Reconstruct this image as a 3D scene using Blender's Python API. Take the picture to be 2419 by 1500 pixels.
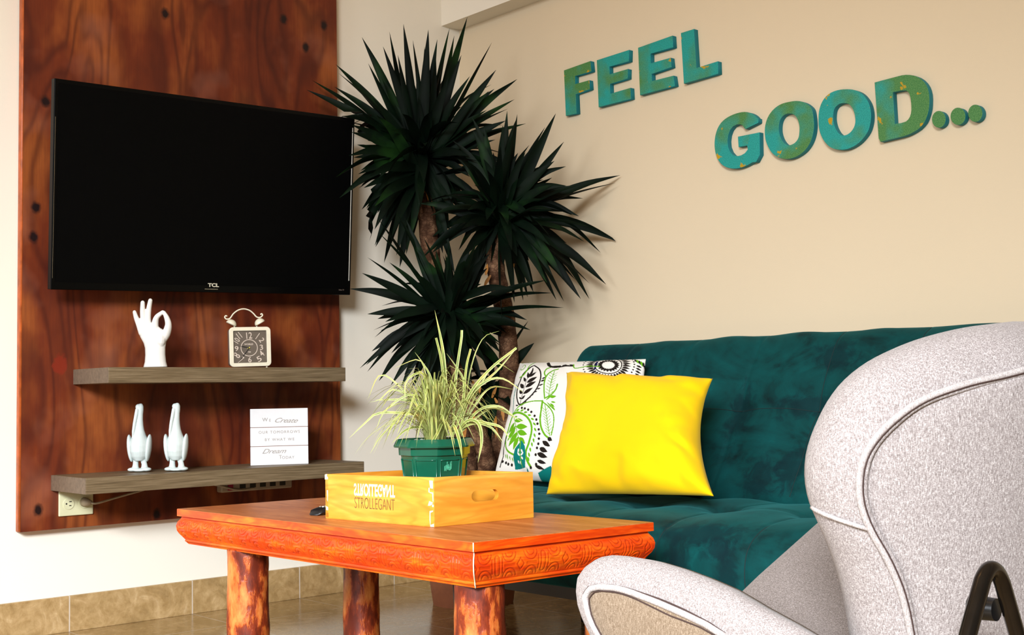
import bpy, bmesh, math, random
import numpy as np
from mathutils import Vector, Matrix, noise

for o in list(bpy.data.objects): bpy.data.objects.remove(o)
S = bpy.context.scene
COL = S.collection

# ------------------------------------------------------------------ camera
F_PX, CX, CY = 2903.0, 1209.5, 750.0
PITCH, ROLL, YAW = math.radians(3.58), math.radians(-1.045), math.radians(48.0)
cp, sp, cr, sr = math.cos(PITCH), math.sin(PITCH), math.cos(ROLL), math.sin(ROLL)
_Rx = np.array([[1, 0, 0], [0, cp, sp], [0, -sp, cp]])
_Rz = np.array([[cr, -sr, 0], [sr, cr, 0], [0, 0, 1]])
_rt = np.array([math.cos(YAW), math.sin(YAW), 0.0])
_fw = np.array([-math.sin(YAW), math.cos(YAW), 0.0])
W2C = (_Rz @ _Rx) @ np.array([_rt, [0, 0, -1.0], _fw])
CAM = np.array([3.3310, -2.6890, 0.62])
cam_data = bpy.data.cameras.new('camera')
cam = bpy.data.objects.new('camera', cam_data); COL.objects.link(cam)
cam_data.sensor_fit = 'HORIZONTAL'; cam_data.sensor_width = 36.0
cam_data.lens = F_PX / 2419.0 * 36.0
cam_data.clip_start = 0.05
_m = Matrix.Identity(4)
for i in range(3):
    _m[i][0] = W2C[0][i]; _m[i][1] = -W2C[1][i]; _m[i][2] = -W2C[2][i]; _m[i][3] = CAM[i]
cam.matrix_world = _m
S.camera = cam

# ------------------------------------------------------------------ light
vs = S.view_settings
vs.view_transform = 'Standard'; vs.look = 'None'; vs.gamma = 1.0; vs.use_curve_mapping = False
vs.exposure = 0.0
world = bpy.data.worlds.new('world'); S.world = world; world.use_nodes = True
wn = world.node_tree.nodes; wl = world.node_tree.links
wn['Background'].inputs[0].default_value = (1.0, 0.80, 0.54, 1)
wn['Background'].inputs[1].default_value = 0.15
def area(name, loc, target, sx, sy, power, color, spread=180):
    d = bpy.data.lights.new(name, 'AREA'); d.shape = 'RECTANGLE'; d.size = sx; d.size_y = sy
    d.energy = power; d.color = color; d.spread = math.radians(spread)
    o = bpy.data.objects.new(name, d); COL.objects.link(o); o.location = loc
    v = Vector(target) - Vector(loc); o.rotation_euler = v.to_track_quat('-Z', 'Y').to_euler()
    return o
area('window_daylight', (4.3, -4.85, 2.3), (0.4, -1.2, -1.75), 1.6, 1.0, 160, (0.88, 0.94, 1.0), 80)
area('side_window_daylight', (1.7, -5.3, 1.8), (2.1, -1.3, 0.1), 1.1, 1.1, 28, (0.90, 0.95, 1.0), 95)
area('warm_upper_fill', (1.7, -2.0, 2.6), (0.6, -0.3, 1.6), 0.7, 0.7, 7, (1.0, 0.60, 0.26))  # added warm fill that tints the upper walls, not a light fitting

# ------------------------------------------------------------------ helpers
def ray(px, py):
    return W2C.T @ np.array([(px - CX) / F_PX, (py - CY) / F_PX, 1.0])
def on(px, py, axis, val):
    d = ray(px, py); t = (val - CAM[axis]) / d[axis]; return Vector(CAM + t * d)
def onx(px, py, v): return on(px, py, 0, v)
def ony(px, py, v): return on(px, py, 1, v)
def onz(px, py, v): return on(px, py, 2, v)
def atd(px, py, D): return Vector(CAM + ray(px, py) * D)
def depth_of(p): return float((W2C @ (np.array(p) - CAM))[2])
VIEW_R = Vector(_rt); VIEW_F = Vector(_fw)

def link(o, parent=None):
    COL.objects.link(o)
    if parent is not None:
        o.parent = parent
        o.matrix_parent_inverse = Matrix.Translation(parent.location).inverted() if parent.type == 'EMPTY' else parent_inv(parent)
    return o
def parent_inv(p):
    # every mesh sits at the world origin, so only an empty above it shifts it
    return Matrix.Identity(4)
def mesh_obj(name, verts, faces, mats, parent=None, smooth=False, fmat=None):
    me = bpy.data.meshes.new(name)
    me.from_pydata([tuple(v) for v in verts], [], faces); me.update()
    return finish(name, me, mats, parent, smooth, fmat)
def finish(name, me, mats, parent=None, smooth=False, fmat=None):
    if not isinstance(mats, (list, tuple)): mats = [mats]
    for m in mats: me.materials.append(m)
    if fmat is not None: me.polygons.foreach_set('material_index', fmat)
    if smooth: me.polygons.foreach_set('use_smooth', [True] * len(me.polygons))
    o = bpy.data.objects.new(name, me)
    return link(o, parent)
def bm_obj(name, bm, mats, parent=None, smooth=False, recalc=True):
    if recalc: bmesh.ops.recalc_face_normals(bm, faces=bm.faces)
    me = bpy.data.meshes.new(name); bm.to_mesh(me); bm.free()
    return finish(name, me, mats, parent, smooth)
def tag(o, label, cat, group=None, kind=None):
    if label: o['label'] = label
    if cat: o['category'] = cat
    if group: o['group'] = group
    if kind: o['kind'] = kind
    return o
def thing(name, loc, label, cat, group=None):
    e = bpy.data.objects.new(name, None); COL.objects.link(e); e.location = loc
    e.empty_display_size = 0.05
    return tag(e, label, cat, group)
def auto_smooth(o, ang=40):
    me = o.data
    me.polygons.foreach_set('use_smooth', [True] * len(me.polygons))
    bm = bmesh.new(); bm.from_mesh(me); a = math.radians(ang)
    for e in bm.edges:
        if len(e.link_faces) == 2 and e.calc_face_angle(0) > a: e.smooth = False
        elif len(e.link_faces) != 2: e.smooth = False
    bm.to_mesh(me); bm.free()
    return o
def box_bm(bm, x0, y0, z0, x1, y1, z1, bevel=0.0, seg=2):
    vs_ = [bm.verts.new(p) for p in [(x0,y0,z0),(x1,y0,z0),(x1,y1,z0),(x0,y1,z0),(x0,y0,z1),(x1,y0,z1),(x1,y1,z1),(x0,y1,z1)]]
    fs = [bm.faces.new([vs_[i] for i in f]) for f in [(3,2,1,0),(4,5,6,7),(0,1,5,4),(1,2,6,5),(2,3,7,6),(3,0,4,7)]]
    if bevel > 0:
        es = set(e for f in fs for e in f.edges)
        bmesh.ops.bevel(bm, geom=list(es), offset=bevel, segments=seg, profile=0.5, affect='EDGES')
def box(name, x0, y0, z0, x1, y1, z1, m, parent=None, bevel=0.0, seg=2):
    bm = bmesh.new(); box_bm(bm, x0, y0, z0, x1, y1, z1, bevel, seg)
    o = bm_obj(name, bm, m, parent)
    return o
def hexa(name, b, t, m, parent=None, bevel=0.0):
    """solid from four bottom and four top corners"""
    bm = bmesh.new(); v = [bm.verts.new(p) for p in list(b) + list(t)]
    for f in [(3,2,1,0),(4,5,6,7),(0,1,5,4),(1,2,6,5),(2,3,7,6),(3,0,4,7)]: bm.faces.new([v[i] for i in f])
    if bevel: bmesh.ops.bevel(bm, geom=list(bm.edges), offset=bevel, segments=2, profile=0.5, affect='EDGES')
    return bm_obj(name, bm, m, parent)
def frame_at(d, up=Vector((0, 0, 1))):
    d = d.normalized()
    if abs(d.dot(up)) > 0.98: up = Vector((1, 0, 0))
    s = d.cross(up).normalized(); u = s.cross(d).normalized(); return s, u
def tube_bm(bm, pts, rads, n=12, cap=True):
    pts = [Vector(p) for p in pts]
    if not isinstance(rads, (list, tuple)): rads = [rads] * len(pts)
    rings = []; s = None
    for i, p in enumerate(pts):
        d = (pts[min(i+1, len(pts)-1)] - pts[max(i-1, 0)]).normalized()
        if s is None: s, u = frame_at(d)
        else:
            s = (s - d * s.dot(d)).normalized(); u = s.cross(d)
        rings.append([bm.verts.new(p + (s * math.cos(2*math.pi*k/n) + u * math.sin(2*math.pi*k/n)) * rads[i]) for k in range(n)])
    for a, b in zip(rings, rings[1:]):
        for k in range(n): bm.faces.new([a[k], a[(k+1) % n], b[(k+1) % n], b[k]])
    if cap:
        bm.faces.new(rings[0][::-1]); bm.faces.new(rings[-1])
def ell_bm(bm, c, r, rot=None, seg=16):
    mt = Matrix.Translation(Vector(c)) @ (rot.to_4x4() if rot else Matrix.Identity(4)) @ Matrix.Diagonal((r[0], r[1], r[2], 1))
    bmesh.ops.create_uvsphere(bm, u_segments=seg, v_segments=seg // 2 + 2, radius=1.0, matrix=mt)
def catmull(pts, n=8):
    pts = [Vector(p) for p in pts]; out = []
    P = [pts[0] * 2 - pts[1]] + pts + [pts[-1] * 2 - pts[-2]]
    for i in range(1, len(P) - 2):
        for k in range(n):
            t = k / n; a, b, c, d = P[i-1], P[i], P[i+1], P[i+2]
            out.append(0.5 * ((2*b) + (c - a) * t + (2*a - 5*b + 4*c - d) * t*t + (3*b - a - 3*c + d) * t**3))
    out.append(pts[-1]); return out
def resample(pts, n):
    pts = [Vector(p) for p in pts]; L = [0]
    for a, b in zip(pts, pts[1:]): L.append(L[-1] + (b - a).length)
    out = []; j = 0
    for k in range(n):
        s = L[-1] * k / (n - 1)
        while j < len(L) - 2 and L[j+1] < s: j += 1
        t = (s - L[j]) / max(1e-9, L[j+1] - L[j]); out.append(pts[j].lerp(pts[j+1], min(1, max(0, t))))
    return out
def grid_obj(name, fn, nu, nv, m, parent=None, smooth=True, closed=False):
    verts = [fn(i / (nu - 1), j / (nv - 1)) for j in range(nv) for i in range(nu)]
    faces = [(j*nu+i, j*nu+i+1, (j+1)*nu+i+1, (j+1)*nu+i) for j in range(nv-1) for i in range(nu-1)]
    return mesh_obj(name, verts, faces, m, parent, smooth)
def from_curve(name, polys, thick, M, m, parent=None, bevel=0.0, holes_even=True):
    """2D outlines (first outer, then holes) filled and extruded; M places the local XY plane"""
    cu = bpy.data.curves.new(name + '_c', 'CURVE'); cu.dimensions = '2D'; cu.fill_mode = 'BOTH'
    cu.extrude = thick / 2; cu.bevel_depth = bevel; cu.bevel_resolution = 2
    if bevel: cu.offset = -bevel
    for p in polys:
        s = cu.splines.new('POLY'); s.points.add(len(p) - 1); s.use_cyclic_u = True
        for k, q in enumerate(p): s.points[k].co = (q[0], q[1], 0, 1)
    o = bpy.data.objects.new('tmp', cu); me = bpy.data.meshes.new_from_object(o); bpy.data.objects.remove(o)
    me.name = name; me.transform(M); me.materials.clear()
    return finish(name, me, m, parent)
def text_mesh(txt, size, sx=1.0, sy=1.0, extrude=0.0002, shear=0.0, align='CENTER', spacing=1.0, bold=0.0):
    cu = bpy.data.curves.new('txt', 'FONT'); cu.body = txt; cu.size = size; cu.extrude = extrude
    cu.align_x = align; cu.align_y = 'CENTER'; cu.shear = shear; cu.space_character = spacing; cu.offset = bold
    o = bpy.data.objects.new('tmp', cu); me = bpy.data.meshes.new_from_object(o); bpy.data.objects.remove(o)
    me.transform(Matrix.Diagonal((sx, sy, 1, 1)))
    if sx * sy < 0: me.flip_normals()
    me.materials.clear()
    return me
def join_meshes(name, items, mats, parent=None):
    """items: (mesh, matrix, material index)"""
    bm = bmesh.new()
    for me, M, mi in items:
        me.transform(M); n0 = len(bm.faces); bm.from_mesh(me); bm.faces.ensure_lookup_table()
        for f in bm.faces[n0:]: f.material_index = mi
        bpy.data.meshes.remove(me)
    return bm_obj(name, bm, mats, parent, recalc=False)
def remeshed(name, bm, voxel, m, parent=None, smooth_it=6):
    bmesh.ops.recalc_face_normals(bm, faces=bm.faces)
    me = bpy.data.meshes.new('t'); bm.to_mesh(me); bm.free()
    o = bpy.data.objects.new('tmp', me); COL.objects.link(o)
    r = o.modifiers.new('r', 'REMESH'); r.mode = 'VOXEL'; r.voxel_size = voxel
    s = o.modifiers.new('s', 'SMOOTH'); s.factor = 0.5; s.iterations = smooth_it
    dg = bpy.context.evaluated_depsgraph_get()
    me2 = bpy.data.meshes.new_from_object(o.evaluated_get(dg)); bpy.data.objects.remove(o)
    me2.name = name; me2.materials.clear()
    return finish(name, me2, m, parent, smooth=True)

# ------------------------------------------------------------------ materials
class NT:
    def __init__(s, name):
        s.m = bpy.data.materials.new(name); s.m.use_nodes = True
        s.t = s.m.node_tree; s.n = s.t.nodes; s.l = s.t.links; s.b = s.n['Principled BSDF']
    def new(s, kind, **kw):
        nd = s.n.new(kind)
        for k, v in kw.items(): setattr(nd, k, v)
        return nd
    def put(s, sock, v):
        if isinstance(v, bpy.types.NodeSocket): s.l.new(v, sock)
        elif v is not None: sock.default_value = v
    def coord(s, kind='Object'): return s.new('ShaderNodeTexCoord').outputs[kind]
    def mapping(s, vec, scale=(1, 1, 1), rot=(0, 0, 0), loc=(0, 0, 0)):
        nd = s.new('ShaderNodeMapping'); s.put(nd.inputs[0], vec)
        nd.inputs['Scale'].default_value = scale; nd.inputs['Rotation'].default_value = rot; nd.inputs['Location'].default_value = loc
        return nd.outputs[0]
    def noise(s, vec, scale, detail=4, rough=0.55, dist=0.0, out='Fac'):
        nd = s.new('ShaderNodeTexNoise'); s.put(nd.inputs['Vector'], vec); nd.inputs['Scale'].default_value = scale
        nd.inputs['Detail'].default_value = detail; nd.inputs['Roughness'].default_value = rough; nd.inputs['Distortion'].default_value = dist
        return nd.outputs[out]
    def math(s, op, a, b=None, c=None, clamp=False):
        nd = s.new('ShaderNodeMath', operation=op, use_clamp=clamp); s.put(nd.inputs[0], a)
        if b is not None: s.put(nd.inputs[1], b)
        if c is not None: s.put(nd.inputs[2], c)
        return nd.outputs[0]
    def ramp(s, fac, stops, interp='LINEAR'):
        nd = s.new('ShaderNodeValToRGB'); nd.color_ramp.interpolation = interp; e = nd.color_ramp.elements
        while len(e) < len(stops): e.new(0.5)
        for k, (p, c) in enumerate(stops):
            e[k].position = p; e[k].color = (c[0], c[1], c[2], 1) if not isinstance(c, (int, float)) else (c, c, c, 1)
        s.put(nd.inputs[0], fac); return nd.outputs[0]
    def mix(s, fac, a, b, mode='MIX'):
        nd = s.new('ShaderNodeMix', data_type='RGBA', blend_type=mode)
        s.put(nd.inputs[0], fac)
        for sock, v in ((nd.inputs[6], a), (nd.inputs[7], b)):
            s.put(sock, (v[0], v[1], v[2], 1) if isinstance(v, tuple) else v)
        return nd.outputs[2]
    def sep(s, vec):
        nd = s.new('ShaderNodeSeparateXYZ'); s.put(nd.inputs[0], vec); return nd.outputs
    def bump(s, h, strength=0.3, dist=0.001, normal=None):
        nd = s.new('ShaderNodeBump'); s.put(nd.inputs['Height'], h); nd.inputs['Strength'].default_value = strength
        nd.inputs['Distance'].default_value = dist
        if normal is not None: s.put(nd.inputs['Normal'], normal)
        return nd.outputs[0]
    def done(s, color=None, rough=None, metal=None, spec=None, normal=None, **kw):
        if color is not None: s.put(s.b.inputs['Base Color'], (color[0], color[1], color[2], 1) if isinstance(color, tuple) else color)
        if rough is not None: s.put(s.b.inputs['Roughness'], rough)
        if metal is not None: s.b.inputs['Metallic'].default_value = metal
        if spec is not None: s.b.inputs['Specular IOR Level'].default_value = spec
        if normal is not None: s.put(s.b.inputs['Normal'], normal)
        for k, v in kw.items(): s.put(s.b.inputs[k.replace('_', ' ')], v)
        return s.m
def plain(name, color, rough=0.5, metal=0.0, spec=0.5, nscale=60, var=0.08, bump=0.0, **kw):
    t = NT(name); c = t.coord(); f = t.noise(c, nscale, 3)
    lo = tuple(x * (1 - var) for x in color); hi = tuple(min(1, x * (1 + var)) for x in color)
    col = t.ramp(f, [(0.3, lo), (0.7, hi)])
    nm = t.bump(f, bump, 0.001) if bump else None
    return t.done(col, rough, metal, spec, nm, **kw)
def dist_to(t, vec, p, scale=(1, 1, 1)):
    a = t.new('ShaderNodeVectorMath', operation='SUBTRACT'); t.put(a.inputs[0], vec); a.inputs[1].default_value = p
    b = t.new('ShaderNodeVectorMath', operation='MULTIPLY'); t.l.new(a.outputs[0], b.inputs[0]); b.inputs[1].default_value = scale
    c = t.new('ShaderNodeVectorMath', operation='LENGTH'); t.l.new(b.outputs[0], c.inputs[0]); return c.outputs['Value']

def m_wall(name, col):
    t = NT(name); c = t.coord(); f = t.noise(c, 320, 3); g = t.noise(c, 2.2, 2)
    colr = t.ramp(g, [(0.3, tuple(x * 0.985 for x in col)), (0.7, col)])
    return t.done(colr, 0.85, 0, 0.25, t.bump(f, 0.25, 0.0006))
M_WALL = m_wall('cream_wall_paint', (0.82, 0.76, 0.65))
M_WALL_R = m_wall('beige_wall_paint', (0.67, 0.55, 0.385))
def m_travertine(name, axis_u, off, period, glossy, dark=1.0, lines2=None):
    t = NT(name); c = t.coord(); x, y, z = t.sep(c)
    n1 = t.noise(c, 14, 8, 0.65, 1.2); n2 = t.noise(c, 60, 6, 0.7)
    base = t.ramp(n1, [(0.28, (0.20*dark, 0.115*dark, 0.035*dark)), (0.5, (0.36*dark, 0.225*dark, 0.085*dark)), (0.62, (0.47*dark, 0.31*dark, 0.14*dark)), (0.75, (0.66*dark, 0.50*dark, 0.29*dark))])
    col = t.mix(0.35, base, t.ramp(n2, [(0.3, (0.22*dark, 0.12*dark, 0.04*dark)), (0.7, (0.55*dark, 0.38*dark, 0.19*dark))]))
    def line(s, o, per, w):
        a = t.math('SUBTRACT', s, o); a = t.math('DIVIDE', a, per); a = t.math('FRACT', t.math('ADD', a, 0.5))
        a = t.math('ABSOLUTE', t.math('SUBTRACT', a, 0.5)); return t.math('LESS_THAN', a, w / per)
    u = {'x': x, 'y': y}[axis_u]
    g = line(u, off, period, 0.0016)
    if lines2: g = t.math('MAXIMUM', g, line({'x': x, 'y': y}[lines2[0]], lines2[1], lines2[2], 0.0016))
    col = t.mix(g, col, (0.50*dark+0.06, 0.42*dark+0.05, 0.34*dark+0.04))
    r = t.math('MULTIPLY_ADD', n1, 0.25, 0.06 if glossy else 0.35)
    return t.done(col, r, 0, 0.5, t.bump(t.math('SUBTRACT', 1.0, g), 0.5, 0.001))
M_FLOOR = m_travertine('travertine_floor_tile', 'y', -0.24, 0.365, True, 0.78, ('x', 0.25, 0.37))
M_BASE_L = m_travertine('travertine_skirting_left', 'y', -0.245, 0.363, False, 1.0)
M_BASE_R = m_travertine('travertine_skirting_right', 'x', 0.25, 0.363, False, 1.0)

def m_panel():
    t = NT('stained_plywood'); c = t.coord()
    knots = [onx(390, 32, .035), onx(670, 45, .035), onx(722, 112, .035), onx(108, 240, .035), onx(85, 490, .035), onx(79, 560, .035), onx(90, 1205, .035), onx(765, 60, .035), onx(370, 1215, .035)]
    warp = None
    for k in knots:
        d = dist_to(t, c, tuple(k), (0, 9, 4.5))
        e = t.math('POWER', 2.718, t.math('MULTIPLY', t.math('MULTIPLY', d, d), -1.5))
        warp = e if warp is None else t.math('ADD', warp, e)
    low = t.noise(t.mapping(c, (1, 3.0, 0.75)), 1.6, 2, 0.45, 0.5)
    g = t.math('ADD', t.math('MULTIPLY', low, 9.0), t.math('MULTIPLY', warp, 1.1))
    w = t.math('SINE', t.math('MULTIPLY', g, 6.283))
    w = t.math('MULTIPLY_ADD', w, 0.5, 0.5)
    w = t.math('POWER', w, 2.2)
    fine = t.noise(t.mapping(c, (1, 55, 2.4)), 3.0, 6, 0.7)
    base = t.ramp(t.noise(t.mapping(c, (1, 1.6, .8)), 3.2, 4, 0.6), [(0.3, (0.075, 0.010, 0.003)), (0.47, (0.14, 0.022, 0.005)), (0.66, (0.28, 0.070, 0.014))])
    col = t.mix(t.math('MULTIPLY', w, 0.55), base, (0.040, 0.004, 0.002))
    col = t.mix(t.math('MULTIPLY', t.ramp(fine, [(0.45, 0.0), (0.75, 1.0)]), 0.35), col, (0.06, 0.008, 0.003))
    pink = t.ramp(t.noise(c, 4.3, 3, 0.5), [(0.55, 0.0), (0.75, 1.0)])
    col = t.mix(t.math('MULTIPLY', pink, 0.45), col, (0.36, 0.13, 0.075))
    for k in knots:
        d = dist_to(t, c, tuple(k), (0, 62, 48))
        d = t.math('ADD', d, t.math('MULTIPLY', t.noise(c, 90, 2), 0.5))
        col = t.mix(t.ramp(t.math('MULTIPLY', d, 0.5), [(0.35, 1.0), (0.62, 0.0)]), col, (0.010, 0.002, 0.002))
    # a torn, redder patch of veneer beside the topmost knot
    d = dist_to(t, c, tuple(onx(142, 862, .035)), (0, 36, 26)); d = t.math('ADD', d, t.math('MULTIPLY', t.noise(c, 60, 3), 0.9))
    col = t.mix(t.ramp(t.math('MULTIPLY', d, 0.5), [(0.5, 0.8), (0.62, 0.0)]), col, (0.19, 0.015, 0.004))
    return t.done(col, t.math('MULTIPLY_ADD', fine, 0.25, 0.38), 0, 0.3, t.bump(fine, 0.25, 0.0006))
M_PANEL = m_panel()
M_PANEL_EDGE = plain('stained_panel_edge', (0.38, 0.075, 0.012), 0.45, nscale=25, var=0.35)

def m_laminate():
    t = NT('grey_oak_laminate'); c = t.coord()
    f = t.noise(t.mapping(c, (30, 2.0, 70)), 4.0, 5, 0.65)
    col = t.ramp(f, [(0.3, (0.085, 0.056, 0.027)), (0.5, (0.148, 0.103, 0.054)), (0.7, (0.22, 0.158, 0.092))])
    return t.done(col, 0.5, 0, 0.35, t.bump(f, 0.2, 0.0005))
M_LAM = m_laminate()
M_LAM_EDGE = plain('laminate_end_edge', (0.14, 0.098, 0.065), 0.5, nscale=120, var=0.2)

def m_tablewood(name, grain, cols, bumpy=0.15, rough=0.35, spec=0.4, scale=1.0, stain=False):
    t = NT(name); c = t.coord()
    v = t.mapping(c, grain)
    low = t.noise(v, 2.6 * scale, 3, 0.5, 0.8)
    w = t.math('MULTIPLY_ADD', t.math('SINE', t.math('MULTIPLY', low, 70)), 0.5, 0.5)
    w = t.math('POWER', w, 1.6)
    fine = t.noise(v, 24 * scale, 5, 0.7)
    col = t.ramp(t.noise(v, 5 * scale, 3, 0.6), [(0.3, cols[0]), (0.5, cols[1]), (0.72, cols[2])])
    col = t.mix(t.math('MULTIPLY', w, 0.38), col, cols[3])
    col = t.mix(t.math('MULTIPLY', t.ramp(fine, [(0.4, 0.0), (0.7, 1.0)]), 0.25), col, cols[3])
    if stain:      # stain that has settled in the carving
        a = t.new('ShaderNodeAttribute'); a.attribute_name = 'groove'
        col = t.mix(t.math('MULTIPLY', a.outputs['Fac'], 0.45), col, (0.22, 0.006, 0.001))
    return t.done(col, rough, 0, spec, t.bump(fine, bumpy, 0.0008))
M_TTOP = m_tablewood('table_top_wood', (1.0, 7.0, 7.0), [(0.30, 0.085, 0.022), (0.42, 0.135, 0.038), (0.55, 0.215, 0.07), (0.22, 0.05, 0.014)], 0.2, 0.42, 0.3)
M_APRON = m_tablewood('table_apron_wood', (1.4, 1.4, 9.0), [(0.60, 0.040, 0.001), (0.78, 0.080, 0.002), (0.88, 0.19, 0.006), (0.45, 0.010, 0.001)], 0.15, 0.33, 0.4)
M_APRON_C = m_tablewood('carved_apron_wood', (1.4, 1.4, 9.0), [(0.60, 0.040, 0.001), (0.78, 0.080, 0.002), (0.88, 0.19, 0.006), (0.45, 0.010, 0.001)], 0.15, 0.33, 0.4, 1.0, True)
def m_log(name, cols):
    t = NT(name); c = t.coord()
    v = t.mapping(c, (1, 1, 0.38)); a = t.noise(v, 30, 5, 0.62, 0.15)
    fine = t.noise(t.mapping(c, (1, 1, 0.12)), 90, 5, 0.7)
    col = t.ramp(a, [(0.40, cols[0]), (0.49, cols[1]), (0.53, cols[2]), (0.66, cols[3])])
    col = t.mix(t.math('MULTIPLY', fine, 0.4), col, cols[0])
    h = t.ramp(a, [(0.48, 0.0), (0.54, 1.0)])
    return t.done(col, 0.42, 0, 0.4, t.bump(h, 0.5, 0.0015, t.bump(fine, 0.3, 0.001)))
M_LOG = m_log('varnished_bark_log', [(0.10, 0.012, 0.004), (0.24, 0.03, 0.006), (0.50, 0.10, 0.015), (0.74, 0.26, 0.06)])
M_CRATE = m_tablewood('varnished_pine', (1.2, 1.2, 7.0), [(0.62, 0.235, 0.018), (0.76, 0.33, 0.035), (0.86, 0.45, 0.08), (0.50, 0.15, 0.010)], 0.1, 0.4, 0.35, 0.7)
M_CHIP = plain('pale_filler_in_joint', (0.80, 0.68, 0.48), 0.6, var=0.15)
M_WHITEPRINT = plain('white_print', (0.88, 0.84, 0.74), 0.6, var=0.03)
M_DARKPRINT = plain('faded_brown_print', (0.18, 0.075, 0.02), 0.6, var=0.25)

def m_velvet():
    t = NT('teal_velvet'); c = t.coord()
    a = t.noise(t.mapping(c, (1.0, 1.2, 1.6)), 4.2, 5, 0.62, 1.5)
    b = t.noise(c, 13, 4, 0.6, 0.8)
    f = t.math('ADD', t.math('MULTIPLY', a, 0.65), t.math('MULTIPLY', b, 0.35))
    col = t.ramp(f, [(0.33, (0.000, 0.008, 0.009)), (0.47, (0.000, 0.036, 0.036)), (0.6, (0.000, 0.050, 0.050)), (0.70, (0.001, 0.075, 0.074))])
    # pile brushed the other way by hands and backs
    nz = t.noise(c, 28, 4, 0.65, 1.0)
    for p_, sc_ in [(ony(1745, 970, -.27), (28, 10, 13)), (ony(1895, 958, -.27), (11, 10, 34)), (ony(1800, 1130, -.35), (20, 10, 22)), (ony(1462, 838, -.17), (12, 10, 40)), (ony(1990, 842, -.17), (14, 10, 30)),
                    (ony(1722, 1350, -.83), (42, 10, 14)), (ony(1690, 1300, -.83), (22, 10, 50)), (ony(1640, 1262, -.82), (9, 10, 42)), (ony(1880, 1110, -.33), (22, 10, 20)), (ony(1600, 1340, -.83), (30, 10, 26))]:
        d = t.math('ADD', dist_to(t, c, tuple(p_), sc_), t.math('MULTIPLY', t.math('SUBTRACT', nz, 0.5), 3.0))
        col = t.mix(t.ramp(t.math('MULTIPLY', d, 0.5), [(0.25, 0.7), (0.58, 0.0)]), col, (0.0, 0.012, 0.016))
    h = t.noise(c, 500, 2)
    return t.done(col, 0.8, 0, 0.15, t.bump(h, 0.15, 0.0004, t.bump(b, 0.2, 0.004)), Sheen_Weight=0.15, Sheen_Roughness=0.4, Sheen_Tint=(0.1, 0.6, 0.6, 1))
M_VELVET = m_velvet()
def m_cloth(name, color, weave=900, var=0.12, bump=0.3, rough=0.9, sheen=0.1):
    t = NT(name); c = t.coord(); f = t.noise(c, weave, 2, 0.6); g = t.noise(c, 9, 3)
    col = t.ramp(f, [(0.3, tuple(x * (1 - var) for x in color)), (0.7, tuple(min(1, x * (1 + var)) for x in color))])
    col = t.mix(t.math('MULTIPLY', g, 0.12), col, tuple(x * 0.8 for x in color))
    return t.done(col, rough, 0, 0.15, t.bump(f, bump, 0.0006), Sheen_Weight=sheen)
M_YELLOW = m_cloth('mustard_yellow_cotton', (0.80, 0.50, 0.0), 700, 0.02, 0.15, 0.85, 0.05)
def m_tweed(name, c0, c1, c2):
    t = NT(name); c = t.coord()
    a = t.noise(t.mapping(c, (1, 1, 2.2)), 420, 4, 0.75); b = t.noise(t.mapping(c, (2.5, 2.5, .6)), 300, 3, 0.7); g = t.noise(c, 7, 2)
    f = t.math('ADD', t.math('MULTIPLY', a, 0.5), t.math('MULTIPLY', b, 0.5))
    col = t.ramp(f, [(0.36, c0), (0.5, c1), (0.62, c2)])
    col = t.mix(t.math('MULTIPLY', g, 0.15), col, c0)
    return t.done(col, 0.92, 0, 0.12, t.bump(f, 0.55, 0.0012), Sheen_Weight=0.12)
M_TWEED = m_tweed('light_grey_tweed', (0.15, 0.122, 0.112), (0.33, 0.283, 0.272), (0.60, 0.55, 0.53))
M_TWEED_SHADE = m_tweed('shade_toned_tweed', (0.10, 0.078, 0.068), (0.20, 0.165, 0.15), (0.36, 0.31, 0.29))  # tweed darkened to paint in the shade inside the chair
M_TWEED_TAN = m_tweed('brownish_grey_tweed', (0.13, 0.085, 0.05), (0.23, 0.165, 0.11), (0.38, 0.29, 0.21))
M_PIPING = m_tweed('piping_fabric', (0.26, 0.22, 0.205), (0.43, 0.38, 0.365), (0.64, 0.59, 0.57))
M_STITCH = plain('dark_seam_thread', (0.05, 0.025, 0.02), 0.8)
M_GUN = plain('gunmetal_tube', (0.035, 0.028, 0.022), 0.16, 0.85, 0.6, var=0.1)
M_BLACKPL = plain('black_plastic', (0.006, 0.006, 0.007), 0.35, 0, 0.4)
M_SCREEN = plain('black_glass_screen', (0.0015, 0.0015, 0.0015), 0.5, 0, 0.04)
M_BEZEL = plain('glossy_black_bezel', (0.0015, 0.0015, 0.0015), 0.3, 0, 0.10)
M_CHROME = plain('pale_metal_trim', (0.7, 0.68, 0.62), 0.25, 1.0)
M_TRIMLINE = plain('pale_trim_line', (0.62, 0.58, 0.50), 0.4, 0.0)
M_LOGO = plain('silver_logo', (0.62, 0.58, 0.46), 0.4, 0.2)
M_CERAMIC = plain('glossy_white_ceramic', (0.72, 0.69, 0.64), 0.12, 0, 0.55, nscale=12, var=0.02)
M_GOOSE = plain('pale_blue_white_ceramic', (0.56, 0.62, 0.60), 0.16, 0, 0.55, nscale=18, var=0.08)
M_CREAMMETAL = plain('cream_painted_metal', (0.66, 0.60, 0.46), 0.3, 0, 0.5, var=0.04)
M_CLOCKSIDE = plain('aged_taupe_metal', (0.20, 0.15, 0.12), 0.4, 0.2, var=0.15)
M_CLOCKFACE = plain('taupe_clock_dial', (0.095, 0.07, 0.048), 0.5, var=0.12)
M_NUMERAL = plain('pale_numerals', (0.52, 0.42, 0.34), 0.5, var=0.08)
M_BRASS = plain('bright_brass', (0.85, 0.75, 0.12), 0.25, 0.6)
M_HANDS = plain('black_clock_hands', (0.004, 0.004, 0.004), 0.4)
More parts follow.
